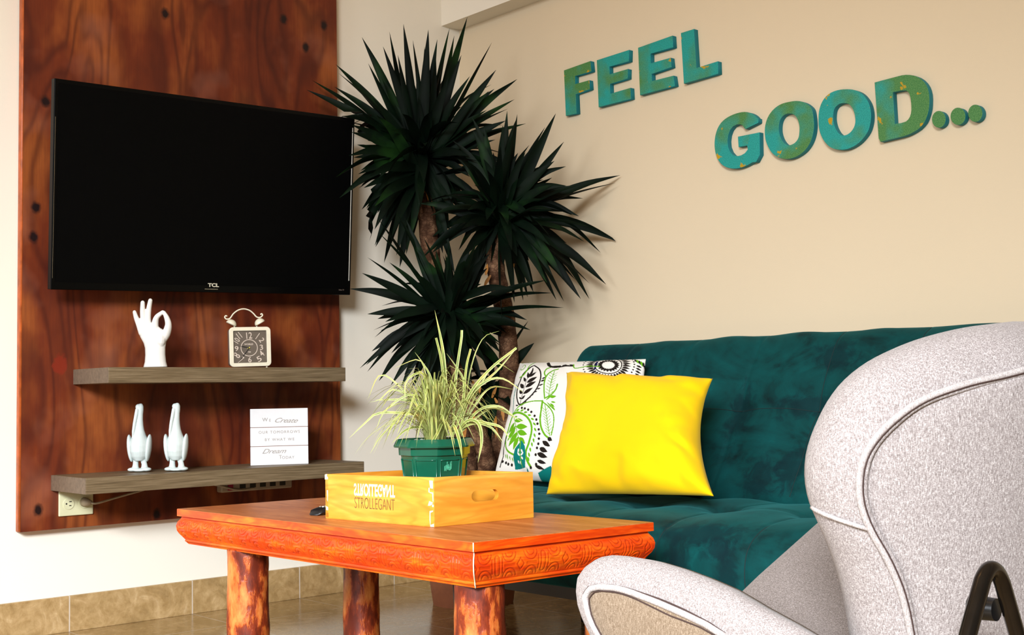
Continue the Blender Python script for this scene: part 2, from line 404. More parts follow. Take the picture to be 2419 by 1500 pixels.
M_SIGN = plain('white_sign_paint', (0.68, 0.65, 0.64), 0.55, var=0.015)
M_SIGNTXT = plain('pale_grey_sign_print', (0.30, 0.27, 0.24), 0.6, var=0.1)
M_IVORY = plain('ivory_plastic', (0.62, 0.60, 0.38), 0.35, 0, 0.5, var=0.03)
M_SOCKET = plain('dark_socket_holes', (0.02, 0.018, 0.01), 0.6)
M_CORD = plain('grey_beige_cord', (0.34, 0.27, 0.18), 0.5)
M_POT = plain('green_plastic_pot', (0.004, 0.085, 0.045), 0.22, 0, 0.5, nscale=20, var=0.1)
M_POTSCUFF = plain('pale_green_scuff', (0.05, 0.30, 0.17), 0.6, nscale=300, var=0.5)
M_TERRA = plain('terracotta_planter', (0.32, 0.11, 0.05), 0.7)
def m_gravel():
    t = NT('pale_stones'); c = t.coord(); f = t.noise(c, 70, 3)
    return t.done(t.ramp(f, [(0.35, (0.10, 0.13, 0.11)), (0.5, (0.35, 0.36, 0.32)), (0.65, (0.70, 0.66, 0.58))]), 0.85, 0, 0.3)
M_GRAVEL = m_gravel()
def m_yucca():
    t = NT('dark_green_yucca_leaf'); c = t.coord('Generated'); f = t.noise(t.coord(), 7, 3); g = t.noise(t.coord(), 60, 2)
    col = t.ramp(f, [(0.35, (0.0006, 0.0026, 0.0012)), (0.58, (0.0014, 0.007, 0.0022)), (0.75, (0.008, 0.032, 0.005))])
    return t.done(col, 0.6, 0, 0.10, t.bump(g, 0.1, 0.001))
M_YUCCA = m_yucca()
def m_trunk():
    t = NT('ringed_yucca_bark'); c = t.coord(); w = t.new('ShaderNodeTexVoronoi', feature='DISTANCE_TO_EDGE')
    t.put(w.inputs['Vector'], t.mapping(c, (1, 1, 1.5))); w.inputs['Scale'].default_value = 60
    f = t.noise(c, 30, 4)
    col = t.ramp(f, [(0.3, (0.03, 0.012, 0.006)), (0.5, (0.09, 0.042, 0.022)), (0.72, (0.24, 0.13, 0.07))])
    col = t.mix(t.ramp(w.outputs['Distance'], [(0.0, 0.75), (0.10, 0.0)]), col, (0.030, 0.012, 0.006))
    return t.done(col, 0.9, 0, 0.1, t.bump(w.outputs['Distance'], 0.6, 0.004))
M_TRUNK = m_trunk()
M_DRYLEAF = plain('dry_orange_leaf_base', (0.34, 0.13, 0.015), 0.7, nscale=40, var=0.4)
def m_spider():
    t = NT('variegated_leaf'); a = t.new('ShaderNodeAttribute'); a.attribute_name = 'across'
    g = t.noise(t.coord(), 30, 3)
    green = t.ramp(g, [(0.3, (0.06, 0.12, 0.012)), (0.55, (0.20, 0.25, 0.03)), (0.72, (0.42, 0.26, 0.04))])
    col = t.mix(t.ramp(a.outputs['Fac'], [(0.35, 0.0), (0.85, 1.0)]), green, (0.60, 0.60, 0.22))
    return t.done(col, 0.45, 0, 0.35, None)
M_SPIDER = m_spider()
def m_letter(name, green):
    t = NT(name); c = t.coord()
    a = t.noise(c, 9, 3, 0.5); sp_ = t.noise(c, 420, 2, 0.6); b = t.noise(c, 24, 3, 0.55)
    teal = t.ramp(sp_, [(0.3, (0.006, 0.19, 0.17)), (0.7, (0.025, 0.36, 0.31))])
    grn = t.ramp(sp_, [(0.3, (0.02, 0.13, 0.03)), (0.7, (0.11, 0.26, 0.08))])
    lo = 0.62 - green
    col = t.mix(t.ramp(a, [(lo - 0.1, 0.0), (lo + 0.1, 1.0)]), teal, grn)
    col = t.mix(t.ramp(b, [(0.665, 0.0), (0.69, 1.0)]), col, (0.42, 0.26, 0.01))
    # the spray covers the fronts only; the cut sides are plain turquoise
    geo = t.new('ShaderNodeNewGeometry'); ny = t.sep(geo.outputs['Normal'])[1]
    side = t.math('GREATER_THAN', ny, -0.7)
    col = t.mix(side, col, (0.004, 0.20, 0.24))
    return t.done(col, 0.6, 0, 0.3, t.bump(sp_, 0.3, 0.001))
M_LET = m_letter('turquoise_sprayed_foam', 0.06)
M_LET2 = m_letter('greenish_sprayed_foam', 0.15)
M_LET3 = m_letter('olive_sprayed_foam', 0.28)

# ------------------------------------------------------------------ room
YW = 0.08      # face of the letter wall
HZ = 1.925     # underside of the thicker wall part above
def struct(name, o, label=None):
    o['kind'] = 'structure'
    if label: o['label'] = label
    return o
struct('floor', box('floor', -0.15, -6.2, -0.05, 6.0, YW + 0.15, 0.0, M_FLOOR))
struct('wall_left', box('wall_left', -0.12, -6.2, 0.0, 0.0, YW + 0.12, 2.75, M_WALL))
struct('wall_back', box('wall_back', 0.0, YW, 0.0, 6.0, YW + 0.12, 2.75, M_WALL_R))
bm = bmesh.new()
box_bm(bm, 0.0, 0.0, HZ, 6.0, YW, 2.75)
struct('trim_1', bm_obj('trim_1', bm, M_WALL))
struct('baseboard_left', box('baseboard_left', 0.0, -6.2, 0.0, 0.012, YW, 0.096, M_BASE_L, bevel=0.0015))
struct('baseboard_back', box('baseboard_back', 0.012, YW - 0.012, 0.0, 6.0, YW, 0.096, M_BASE_R, bevel=0.0015))
struct('ceiling', box('ceiling', -0.12, -6.2, 2.75, 6.0, YW + 0.12, 2.85, M_WALL))

# ------------------------------------------------------------------ TV panel, shelves
PX = 0.035
pn = thing('wall_panel', (0, -0.97, 0.28), 'tall red-brown stained plywood panel on the left wall behind the television', 'panel')
bm = bmesh.new(); box_bm(bm, 0.004, -1.477, 0.281, PX, -0.466, 2.5, 0.0015)
o = bm_obj('board', bm, [M_PANEL, M_PANEL_EDGE], pn)
for p in o.data.polygons:
    if abs(p.normal.x) < 0.8: p.material_index = 1
# thin worn round-over strip at the left edge
def strip():
    bm = bmesh.new(); tube_bm(bm, [(PX - 0.004, -1.4765, 0.283), (PX - 0.004, -1.4765, 2.5)], 0.0045, 8); return bm
bm_obj('edge_strip', strip(), M_PANEL_EDGE, pn, True)
def shelf(z0, z1, y0, y1, xf, label):
    s = thing('floating_shelf', (PX, (y0 + y1) / 2, z0), label, 'shelf', 'floating shelves under the television')
    bm = bmesh.new(); box_bm(bm, PX, y0 + 0.001, z0, xf, y1 - 0.001, z1, 0.0008); bm_obj('board', bm, M_LAM, s)
    for yy, nm in ((y0, 'end_edge'), (y1 - 0.001, 'end_edge')):
        box(nm, PX + .001, yy, z0 + .0005, xf - .001, yy + 0.001, z1 - .0005, M_LAM_EDGE, s)
    return s
XF = 0.26
shelf(0.6685, 0.7095, -1.336, -0.598, XF, 'upper brown-grey laminate floating shelf holding the hand and the clock')
shelf(0.385, 0.4265, -1.3955, -0.534, XF, 'lower, longer brown-grey laminate floating shelf holding the two geese and the sign')
ZS1, ZS2 = 0.7095, 0.4265

# ------------------------------------------------------------------ television
tvw, tvh = 0.93 * 1.02, 0.93 * 1.02 * 0.583
tv = thing('television', (0.13, -0.968, 1.20), 'wide flat black television with dark screen tilted down on the wood panel', 'television')
rz, ry, rx = math.radians(0.25), math.radians(5.69), math.radians(1.45)
MT = Matrix.Rotation(rz, 4, 'Z') @ Matrix.Rotation(ry, 4, 'Y') @ Matrix.Rotation(rx, 4, 'X')
TVC = Vector((0.1574, -0.9695, 1.2040))
def tvloc(bm_or_me):
    pass
TM = Matrix.Translation(TVC) @ MT       # local: x out of the screen, y right, z up
def tv_part(name, fn, m, smooth=False):
    bm = bmesh.new(); fn(bm); bm.transform(TM); return bm_obj(name, bm, m, tv, smooth)
W2, H2 = tvw / 2, tvh / 2
tv_part('bezel', lambda b: box_bm(b, -0.022, -W2, -H2, 0.0, W2, H2, 0.002), M_BEZEL)
tv_part('back_housing', lambda b: box_bm(b, -0.058, -W2 * .72, -H2 * .8, -0.021, W2 * .72, H2 * .55, 0.012), M_BLACKPL)
tv_part('screen', lambda b: box_bm(b, -0.001, -W2 + .011, -H2 + .020, 0.0012, W2 - .011, H2 - .011), M_SCREEN)
tv_part('edge_trim', lambda b: box_bm(b, 0.0, W2 - .0085, -H2 + .045, 0.0022, W2 - .0070, H2 - .03), M_TRIMLINE)
tv_part('edge_trim', lambda b: box_bm(b, 0.0, -W2 + .0035, -H2 + .03, 0.0012, -W2 + .0042, H2 - .10), M_CHROME)
# maker's mark, stand-by light and small corner print
YZ = Matrix(((0, 0, 1, 0), (1, 0, 0, 0), (0, 1, 0, 0), (0, 0, 0, 1)))   # text plane -> facing +x
def tv_xy(px, py):
    """local (y, z) on the screen plane for a point of the picture"""
    inv = TM.inverted(); c0 = inv @ Vector(CAM); d0 = (inv.to_3x3() @ Vector(ray(px, py)))
    t = (0.0015 - c0.x) / d0.x; p = c0 + d0 * t; return p.y, p.z
ly, lz = tv_xy(504, 674)
join_meshes('logo', [(text_mesh('TCL', 0.0165, 1.15, 0.85, 0.0004, bold=0.0006), TM @ Matrix.Translation((0.0018, ly, lz)) @ YZ, 0)], [M_LOGO], tv)
ly, lz = tv_xy(499, 683)
led = tv_part('standby_bar', lambda b: box_bm(b, 0.0, ly - .021, lz - .0006, 0.0022, ly + .021, lz + .0008), M_CHROME)
ly, lz = tv_xy(806.5, 685)
join_meshes('corner_print', [(text_mesh('Roku TV', 0.0055, 1.0, 1.0, 0.0003), TM @ Matrix.Translation((0.0018, ly, lz)) @ YZ, 0)], [M_CLOCKSIDE], tv)
bm = bmesh.new(); box_bm(bm, PX + .002, -1.06, 1.08, PX + .02, -0.86, 1.32); box_bm(bm, PX + .002, -0.99, 1.17, 0.115, -0.93, 1.23)
bm_obj('wall_bracket', bm, M_BLACKPL, tv)

# ------------------------------------------------------------------ things on the upper shelf
DH = depth_of((0.17, -1.12, 0.75))
def pxr(r, D): return r * D / F_PX
def crop(x, y, s, ox, oy): return x / s + ox, y / s + oy
# --- the ceramic hand
hb = atd(366, 866, DH)
hand = thing('hand_sculpture', (hb.x, hb.y, ZS1), 'glossy white ceramic hand making a ring of thumb and forefinger on upper shelf', 'sculpture')
bm = bmesh.new()
def hp(x, y, off=0.0):
    px, py = crop(x, y, 6.0475, 280, 680); return atd(px, py, DH - off)
def chain(pts, n=14):
    P = [hp(x, y, off) for x, y, r, off in pts]; R_ = [pxr(r / 6.0475, DH) for x, y, r, off in pts]
    q = catmull(P, 6); rr = []
    for k in range(len(q)):
        s = k / 6; i = min(int(s), len(R_) - 2); rr.append(R_[i] + (R_[i+1] - R_[i]) * (s - i))
    tube_bm(bm, q, rr, n)
    ell_bm(bm, q[-1], (rr[-1],) * 3, seg=10); ell_bm(bm, q[0], (rr[0],) * 3, seg=10)
# wrist, as a flattened flaring column
rings = []
for (x, y, hw, dp) in [(528, 1134, 172, 120), (528, 1060, 152, 112), (526, 960, 143, 105), (524, 860, 145, 100), (520, 790, 160, 92), (505, 700, 195, 80), (480, 630, 190, 68), (440, 560, 140, 50)]:
    c = hp(x, y); hwm, dpm = pxr(hw / 6.0475, DH), pxr(dp / 6.0475, DH)
    rings.append([bm.verts.new(c + VIEW_R * math.cos(a) * hwm + VIEW_F * math.sin(a) * dpm) for a in [2 * math.pi * k / 20 for k in range(20)]])
for a, b in zip(rings, rings[1:]):
    for k in range(20): bm.faces.new([a[k], a[(k+1) % 20], b[(k+1) % 20], b[k]])
bm.faces.new(rings[0][::-1]); bm.faces.new(rings[-1])
chain([(345, 640, 60, 0), (295, 520, 46, 0), (255, 430, 36, .001), (228, 345, 27, .004)])                     # little finger
chain([(390, 620, 60, 0), (362, 480, 46, -.002), (345, 340, 38, 0), (345, 210, 31, .003)])                     # ring finger
chain([(440, 620, 60, 0), (420, 460, 46, -.004), (432, 310, 38, -.003), (455, 180, 31, .002)])                 # middle finger
chain([(515, 650, 62, 0), (522, 510, 50, .001), (550, 415, 38, .006), (632, 345, 27, .010)])                   # forefinger
chain([(600, 760, 75, 0), (680, 650, 64, .004), (712, 530, 48, .010), (690, 430, 38, .012), (650, 352, 26, .011)])  # thumb
ell_bm(bm, hp(590, 720, .002), (pxr(18, DH), pxr(14, DH), pxr(24, DH)), seg=14)
o = remeshed('hand', bm, 0.0014, M_CERAMIC, hand, 5)
# --- the alarm clock
ck_c = atd(592, 866, depth_of((0.18, -0.885, 0.71)))
view_az = math.atan2(CAM[1] - ck_c.y, CAM[0] - ck_c.x)
az = view_az + math.radians(11)
ck = thing('alarm_clock', (ck_c.x, ck_c.y, ZS1), 'cream square twin-bell alarm clock with dark dial at the right of the upper shelf', 'clock')
DK = depth_of(ck_c); kpx = DK / F_PX / 6.0475
CKM = Matrix.Translation((ck_c.x, ck_c.y, ZS1)) @ Matrix.Rotation(az, 4, 'Z') @ Matrix.Rotation(math.radians(1.2), 4, 'X')
# local: x toward viewer, y right, z up; units of metres. crop coordinates centre x = 1903, base y = 1135
def ckp(x, y, off=0.0): return (off, (x - 1903) * kpx, (1135 - y) * kpx)
def rrect(w, h, r, n=6):
    out = []
    for cx_, cy_, a0 in ((w/2 - r, h/2 - r, 0), (-w/2 + r, h/2 - r, 90), (-w/2 + r, -h/2 + r, 180), (w/2 - r, -h/2 + r, 270)):
        for k in range(n + 1):
            a = math.radians(a0 + 90 * k / n); out.append((cx_ + r * math.cos(a), cy_ + r * math.sin(a)))
    return out
fc = Vector(ckp(1903, 830)); FW, FH = 590 * kpx, 565 * kpx
from_curve('case', [rrect(FW * .97, FH * .96, .010)], 0.030, CKM @ Matrix.Translation((-0.017, fc.y, fc.z)) @ YZ, M_CLOCKSIDE, ck, 0.001)
from_curve('frame', [rrect(FW, FH, .012), rrect(FW * .80, FH * .81, .002)], 0.006, CKM @ Matrix.Translation((0.001, fc.y, fc.z)) @ YZ, M_CREAMMETAL, ck, 0.0012)
from_curve('dial', [rrect(FW * .82, FH * .83, .002)], 0.001, CKM @ Matrix.Translation((-0.0004, fc.y, fc.z)) @ YZ, M_CLOCKFACE, ck)
items = []
def ctext(txt, x, y, size, rot=0, sx=1, sy=1, bold=0.0002):
    p = ckp(x, y, 0.0006)
    items.append((text_mesh(txt, size, sx, sy, 0.0001, bold=bold), CKM @ Matrix.Translation(p) @ YZ @ Matrix.Rotation(math.radians(rot), 4, 'Z'), 0))
ctext('12', 1885, 675, .026, 3, .82, 1.0); ctext('1', 2010, 685, .030, -36, .6, 1); ctext('2', 2068, 740, .024, -58, .9, .9)
ctext('3', 2065, 845, .026, -90 + 95, .95, .8); ctext('4', 2070, 935, .026, 40, .8, 1); ctext('5', 2030, 1010, .028, 28, 1.1, .8)
ctext('6', 1895, 1018, .024, 0, .9, .9); ctext('7', 1765, 1020, .030, -40, .5, 1.1); ctext('8', 1715, 950, .027, 55, .8, 1.1)
ctext('9', 1712, 855, .024, 5, 1.0, .8); ctext('10', 1715, 745, .022, 58, .7, 1.1); ctext('11', 1755, 672, .026, 36, .6, 1.1)
ctext('WORLD', 1885, 795, .0068)
ctext('TIME', 1890, 905, .004)
join_meshes('numerals', items, [M_NUMERAL], ck)
def circ(r, n=40): return [(r * math.cos(2*math.pi*k/n), r * math.sin(2*math.pi*k/n)) for k in range(n)]
pc = ckp(1890, 845, 0.0006)
from_curve('dial_ring', [circ(122 * kpx), circ(112 * kpx)], 0.0003, CKM @ Matrix.Translation(pc) @ YZ, M_NUMERAL, ck)
def hand_poly(x1, y1, x2, y2, w0, w1):
    a = Vector(ckp(x1, y1)); b = Vector(ckp(x2, y2)); d = (b - a).normalized(); n = Vector((0, -d.z, d.y))
    P = [a - n * w0, a.lerp(b, .45) - n * w1, a.lerp(b, .62) - n * w0, b, a.lerp(b, .62) + n * w0, a.lerp(b, .45) + n * w1, a + n * w0]
    return [(p.y, p.z) for p in P]
from_curve('hour_hand', [hand_poly(1900, 845, 1705, 808, .0005, .0016)], 0.0004, CKM @ Matrix.Translation((0.0014, 0, 0)) @ YZ, M_HANDS, ck)
from_curve('minute_hand', [hand_poly(1900, 835, 1725, 1055, .0005, .0009)], 0.0004, CKM @ Matrix.Translation((0.0019, 0, 0)) @ YZ, M_HANDS, ck)
bm = bmesh.new(); ell_bm(bm, ckp(1893, 843, .0025), (.0012, .002, .002), seg=10); ell_bm(bm, ckp(1868, 852, .0025), (.001, .0013, .0013), seg=8)
bm.transform(CKM); bm_obj('centre_pin', bm, M_BRASS, ck, True)
for sgn, bx, by, ang in ((-1, 1665, 480, 28), (1, 2055, 470, -28)):
    bm = bmesh.new(); r = 78 * kpx
    n = 20
    prof = [(r * math.cos(a), r * math.sin(a) * .95) for a in [math.pi / 2 * k / 8 for k in range(9)]] 
    rg = []
    for (rr, zz) in prof[:-1]:
        rg.append([bm.verts.new((rr * math.cos(2*math.pi*k/n), rr * math.sin(2*math.pi*k/n), zz)) for k in range(n)])
    top = bm.verts.new((0, 0, r * .95))
    for a, b in zip(rg, rg[1:]):
        for k in range(n): bm.faces.new([a[k], a[(k+1) % n], b[(k+1) % n], b[k]])
    for k in range(n): bm.faces.new([rg[-1][k], rg[-1][(k+1) % n], top])
    bm.faces.new(rg[0][::-1])
    c = ckp(bx, by, -0.012)
    bm.transform(CKM @ Matrix.Translation(c) @ Matrix.Rotation(math.radians(ang * -1 if False else (-sgn) * -28), 4, 'X') @ Matrix.Translation((0, 0, -r * .35)))
    bm_obj('bell', bm, M_CREAMMETAL, ck, True)
    bm = bmesh.new(); tube_bm(bm, [ckp(bx + sgn * -25, by + 20, -.012), ckp(bx + sgn * -42, 560, -.012)], 0.0022, 8)
    bm.transform(CKM); bm_obj('bell_post', bm, M_CREAMMETAL, ck, True)
hp_pts = [(1600, 385), (1580, 378), (1567, 400), (1590, 425), (1640, 415), (1690, 350), (1760, 300), (1840, 283), (1920, 305), (1975, 350), (2020, 400), (2070, 408), (2105, 380), (2095, 355), (2075, 368)]
bm = bmesh.new(); tube_bm(bm, catmull([ckp(x, y, -.012) for x, y in hp_pts], 6), 0.0021, 8); bm.transform(CKM)
bm_obj('carry_handle', bm, M_CREAMMETAL, ck, True)
for x in (1695, 2135):
    bm = bmesh.new(); ell_bm(bm, ckp(x, 1127, 0.0), (.003, .003, .0018), seg=10); bm.transform(CKM); bm_obj('foot', bm, M_CREAMMETAL, ck, True)

# ------------------------------------------------------------------ things on the lower shelf
def goose(bx, by, label):
    g0 = atd(bx, by, depth_of((0.19, -1.15, ZS2)))
    base = onz(bx, by - 6, ZS2)
    D = depth_of((0.2, base.y if base.x > .1 else -1.12, ZS2))
    D = depth_of(atd(bx, by, 3.36))
    p0 = atd(bx, by, D)
    e = thing('goose_figurine', (p0.x, p0.y, ZS2), label, 'figurine', 'ceramic geese on the lower shelf')
    k = D / F_PX / 5.04
    def q(x, y, off=0.0):      # crop coordinates of the left goose: base centre (256, 925)
        return Vector((p0.x, p0.y, ZS2)) + VIEW_R * ((x - 256) * k) + Vector((0, 0, 1)) * ((925 - y) * k) - VIEW_F * off
    bm = bmesh.new()
    rot = Matrix(((VIEW_R.x, VIEW_F.x, 0), (VIEW_R.y, VIEW_F.y, 0), (0, 0, 1)))
    # body with neck: lofted rings
    prof = [(250, 790, 55, 70), (248, 740, 96, 100), (247, 680, 114, 120), (248, 610, 116, 124), (250, 550, 106, 112), (246, 490, 80, 84), (244, 430, 62, 62), (246, 370, 50, 52), (248, 300, 43, 45), (252, 240, 40, 42), (256, 190, 42, 44), (258, 150, 40, 44), (262, 122, 26, 30), (264, 110, 12, 14)]
    rg = []
    for x, y, rx_, ry_ in prof:
        c = q(x, y); rg.append([bm.verts.new(c + VIEW_R * math.cos(a) * rx_ * k + VIEW_F * math.sin(a) * ry_ * k) for a in [2*math.pi*j/20 for j in range(20)]])
    for a, b in zip(rg, rg[1:]):
        for j in range(20): bm.faces.new([a[j], a[(j+1) % 20], b[(j+1) % 20], b[j]])
    bm.faces.new(rg[0][::-1]); bm.faces.new(rg[-1])
    # bill lying down along the front of the neck
    bl = [q(232, 175, 42*k), q(222, 250, 48*k), q(205, 350, 55*k), q(195, 440, 66*k), (q(190, 520, 84*k))]
    tube_bm(bm, bl, [20*k, 22*k, 20*k, 17*k, 7*k], 10)
    ell_bm(bm, q(240, 150, 12*k), (36*k, 40*k, 36*k), rot, 14)
    # legs and webbed feet on a rock base
    for sx_ in (-1, 1):
        tube_bm(bm, [q(248 + sx_*42, 770), q(256 + sx_*52, 830), q(256 + sx_*55, 880)], [34*k, 34*k, 42*k], 10)
        ell_bm(bm, q(256 + sx_*85, 893, 20*k), (58*k, 60*k, 26*k), rot, 14)
    ell_bm(bm, q(256, 900), (105*k, 80*k, 24*k), rot, 16)
    # flat underside
    remeshed('body', bm, 0.0015, M_GOOSE, e, 4)
    for sx_ in (-1, 1):
        bm = bmesh.new()
        tilt = Matrix.Rotation(sx_ * math.radians(6), 3, 'Y')
        ell_bm(bm, q(247 + sx_*108, 640, -5*k), (34*k, 78*k, 165*k), rot @ tilt, 18)
        bm_obj('wing', bm, M_GOOSE, e, True)
    return e
goose(330.8, 1113.5, 'pale ceramic goose figurine on lower shelf, nearer its left end')
goose(417.5, 1111.0, 'pale ceramic goose figurine on lower shelf, right one of the pair')

DS = depth_of((0.20, -0.76, ZS2))
sg0 = atd(661, 1097, DS)
sgn_w, sgn_h = pxr(135, DS), pxr(133.5, DS)
sg = thing('quote_sign', (sg0.x, sg0.y, ZS2), 'small square white plank sign with grey lettering on the lower shelf', 'sign')
saz = math.atan2(CAM[1] - sg0.y, CAM[0] - sg0.x) + math.radians(6)
SGM = Matrix.Translation((sg0.x, sg0.y, ZS2)) @ Matrix.Rotation(saz, 4, 'Z') @ Matrix.Rotation(math.radians(-3), 4, 'Y')
ph = sgn_h / 3
for k in range(3):
    bm = bmesh.new(); box_bm(bm, -0.012, -sgn_w/2, k*ph + .0006, 0.0, sgn_w/2, (k+1)*ph - .0006, 0.0008); bm.transform(SGM)
    bm_obj('plank', bm, M_SIGN, sg)
bm = bmesh.new(); box_bm(bm, -0.0125, -sgn_w/2 + .003, .001, -0.0035, sgn_w/2 - .003, sgn_h - .001); bm.transform(SGM); bm_obj('backing', bm, M_TERRA, sg)
ks = sgn_w / 675.0
def sgp(x, y): return (0.0004, (x - 1922) * ks, (856 - y) * ks)
its = []
def stext(txt, x, y, size, sx=1.0, shear=0.0, sp_=1.0, sy=1.0, rot=0):
    its.append((text_mesh(txt, size, sx, sy, 0.00015, shear, spacing=sp_), SGM @ Matrix.Translation(sgp(x, y)) @ YZ @ Matrix.Rotation(math.radians(rot), 4, 'Z'), 0))
stext('W', 1755, 322, .0155, 1.0); stext('E', 1812, 330, .0115, 1.0)
stext('Create', 1990, 335, .026, 1.0, 0.55, .92, .75, -2)
stext('OUR TOMORROWS', 1920, 470, .0115, .98, sp_=1.28)
stext('BY WHAT WE', 1922, 558, .0115, .98, sp_=1.3)
stext('Dream', 1850, 695, .024, 1.05, 0.5, .95, .8, 0)
stext('T', 1930, 765, .0155); stext('ODAY', 2020, 772, .0115, 1.0, sp_=1.2)
rows3 = [its[:3], its[3:5], its[5:]]
for rw in rows3: join_meshes('lettering', rw, [M_SIGNTXT], sg)

# ------------------------------------------------------------------ outlet, plug, cord, power strip
ot = thing('wall_outlet', (PX, -1.328, 0.314), 'ivory double wall outlet low on the panel beneath the lower shelf', 'outlet')
box('cover_plate', PX, -1.376, 0.3145, PX + .007, -1.281, 0.384, M_IVORY, ot, 0.0025)
for yc_ in (-1.350, -1.307):
    bm = bmesh.new(); bmesh.ops.create_cone(bm, cap_ends=True, segments=24, radius1=.0155, radius2=.0150, depth=.002, matrix=Matrix.Translation((PX + .0078, yc_, .347)) @ Matrix.Rotation(math.pi/2, 4, 'Y'))
    so = bm_obj('receptacle', bm, M_IVORY, ot)
    bm = bmesh.new()
    box_bm(bm, PX + .0085, yc_ + .001, .3515, PX + .0091, yc_ + .008, .3540); box_bm(bm, PX + .0085, yc_ + .001, .3410, PX + .0091, yc_ + .007, .3435)
    bmesh.ops.create_cone(bm, cap_ends=True, segments=12, radius1=.0024, radius2=.0024, depth=.0006, matrix=Matrix.Translation((PX + .0088, yc_ - .0065, .3475)) @ Matrix.Rotation(math.pi/2, 4, 'Y'))
    so2 = bm_obj('slots', bm, M_SOCKET, so)
ps = thing('power_strip', (PX, -.82, .345), 'shaded power strip under the lower shelf, its beige cord plugged into the outlet', 'power strip')
bm = bmesh.new(); tube_bm(bm, [(PX + .0095, -1.309, .349), (PX + .020, -1.306, .349), (PX + .032, -1.297, .348)], [.0125, .011, .0055], 14); bm_obj('plug', bm, M_CORD, ps, True)
bm = bmesh.new()
cpts = [Vector((PX + .030, -1.299, .348)), onx(228, 1189, .075), onx(270, 1177, .075), onx(320, 1163, .075), Vector((.075, -1.10, .380)), Vector((.07, -.95, .376)), onx(560, 1157, .07), onx(600, 1153, .065)]
tube_bm(bm, catmull(cpts, 6), .0028, 8); bm_obj('cable', bm, M_CORD, ps, True)
box('housing', PX, -.905, .348, PX + .03, -.665, .378, M_CORD, ps, .004)
box('switch', PX + .03, -.885, .353, PX + .034, -.868, .372, plain('red_switch', (.25, .01, .03), .3), ps, .001)
bm = bmesh.new()
for k in range(5): box_bm(bm, PX + .0295, -.845 + k * .034, .357, PX + .0305, -.825 + k * .034, .369)
bm_obj('sockets', bm, M_SOCKET, ps)

# ------------------------------------------------------------------ wall letters
def wall_letter(ch, polys, scale, ox, oy, m, label, thick=0.018, cat='letter', group=None):
    yf = YW - thick
    P = [[ony(x / scale + ox, y / scale + oy, yf) for x, y in p] for p in polys]
    pts = [[(v.x, v.z) for v in p] for p in P]
    M = Matrix(((1, 0, 0, 0), (0, 0, -1, yf + thick / 2), (0, 1, 0, 0), (0, 0, 0, 1)))
    o = from_curve('wall_' + ch, pts, thick - 0.0012, M, m, None, 0.0006)
    tag(o, label, cat, group)
    return o
def smooth_poly(p, n=5):
    P = [Vector((x, y, 0)) for x, y in p]; N = len(P); out = []
    for i in range(N):
        a, b, c, d = P[i-1], P[i], P[(i+1) % N], P[(i+2) % N]
        for k in range(n):
            t = k / n; q = 0.5 * ((2*b) + (c - a) * t + (2*a - 5*b + 4*c - d) * t*t + (3*b - a - 3*c + d) * t**3); out.append((q.x, q.y))
    return out
G1 = 'foam letters spelling FEEL'; G2 = 'foam letters spelling GOOD'
wall_letter('letter', [[(90,572),(560,405),(578,588),(288,672),(290,815),(540,745),(552,905),(300,992),(315,1335),(124,1378)]], 7.5, 1320, 90, M_LET2, 'turquoise foam letter F on the beige wall, starting the upper word', group=G1)
wall_letter('letter', [[(672,392),(1245,208),(1240,410),(895,505),(902,640),(1225,545),(1222,715),(905,812),(912,985),(1270,880),(1280,1075),(705,1225)]], 7.5, 1320, 90, M_LET, 'turquoise foam letter E right after the F, blotched with gold and olive', group=G1)
wall_letter('letter', [[(142,440),(820,200),(835,430),(388,555),(392,745),(785,635),(805,820),(410,955),(418,1095),(840,988),(870,1190),(182,1375)]], 25/3, 1490, 60, M_LET2, 'turquoise foam letter E right before the L in the upper word', group=G1)
wall_letter('letter', [[(985,150),(1245,70),(1292,838),(1715,705),(1722,950),(1045,1148)]], 25/3, 1490, 60, M_LET, 'turquoise foam letter L with gold spots, ending the upper word', group=G1)
def arc(p): return p
Gp = [(715,575),(845,510),(975,445),(990,420)] 
G_outer = smooth_poly([(985,425),(960,350),(890,275),(790,228),(680,215),(560,235),(420,285),(290,360),(190,460),(120,590),(80,740),(68,900),(85,1050),(130,1190),(210,1300),(320,1370),(440,1395),(580,1385),(720,1340),(860,1265),(960,1180)], 3)[:-3]
G_inner = [(760,1000),(700,1075),(620,1120),(530,1140),(450,1110),(390,1040),(350,940),(340,820),(355,700),(390,600),(450,520),(530,478),(600,472),(650,495),(700,560)]
wall_letter('letter', [G_outer + [(1015,1105),(1008,640),(555,730),(570,950),(750,915)] + G_inner + [(715,575),(975,445)]], 8.823, 1680, 240, M_LET, 'bright turquoise foam letter G starting the lower word', group=G2)
O1o = smooth_poly([(1115,600),(1140,430),(1210,270),(1320,140),(1460,50),(1620,5),(1780,-15),(1920,10),(2030,75),(2100,160),(2130,300),(2145,480),(2130,640),(2090,790),(2020,930),(1920,1050),(1790,1140),(1640,1190),(1500,1190),(1370,1150),(1260,1060),(1180,930),(1130,780)], 3)
O1i = smooth_poly([(1410,600),(1420,440),(1470,330),(1550,265),(1650,250),(1740,285),(1800,370),(1835,500),(1835,650),(1810,770),(1740,860),(1650,905),(1580,905),(1500,840),(1440,730)], 3)
wall_letter('letter', [O1o, O1i], 8.823, 1680, 240, M_LET2, 'teal foam letter O directly after the G in the lower word', group=G2)
O2o = smooth_poly([(75,680),(85,560),(130,440),(210,350),(320,300),(440,285),(550,295),(640,335),(710,410),(755,500),(775,620),(765,740),(730,850),(660,950),(570,1030),(460,1080),(350,1090),(250,1065),(170,1000),(110,900),(80,790)], 3)
O2i = smooth_poly([(270,640),(285,550),(340,490),(410,470),(480,485),(530,545),(560,640),(562,740),(530,820),(470,880),(400,900),(345,870),(300,800),(275,720)], 3)
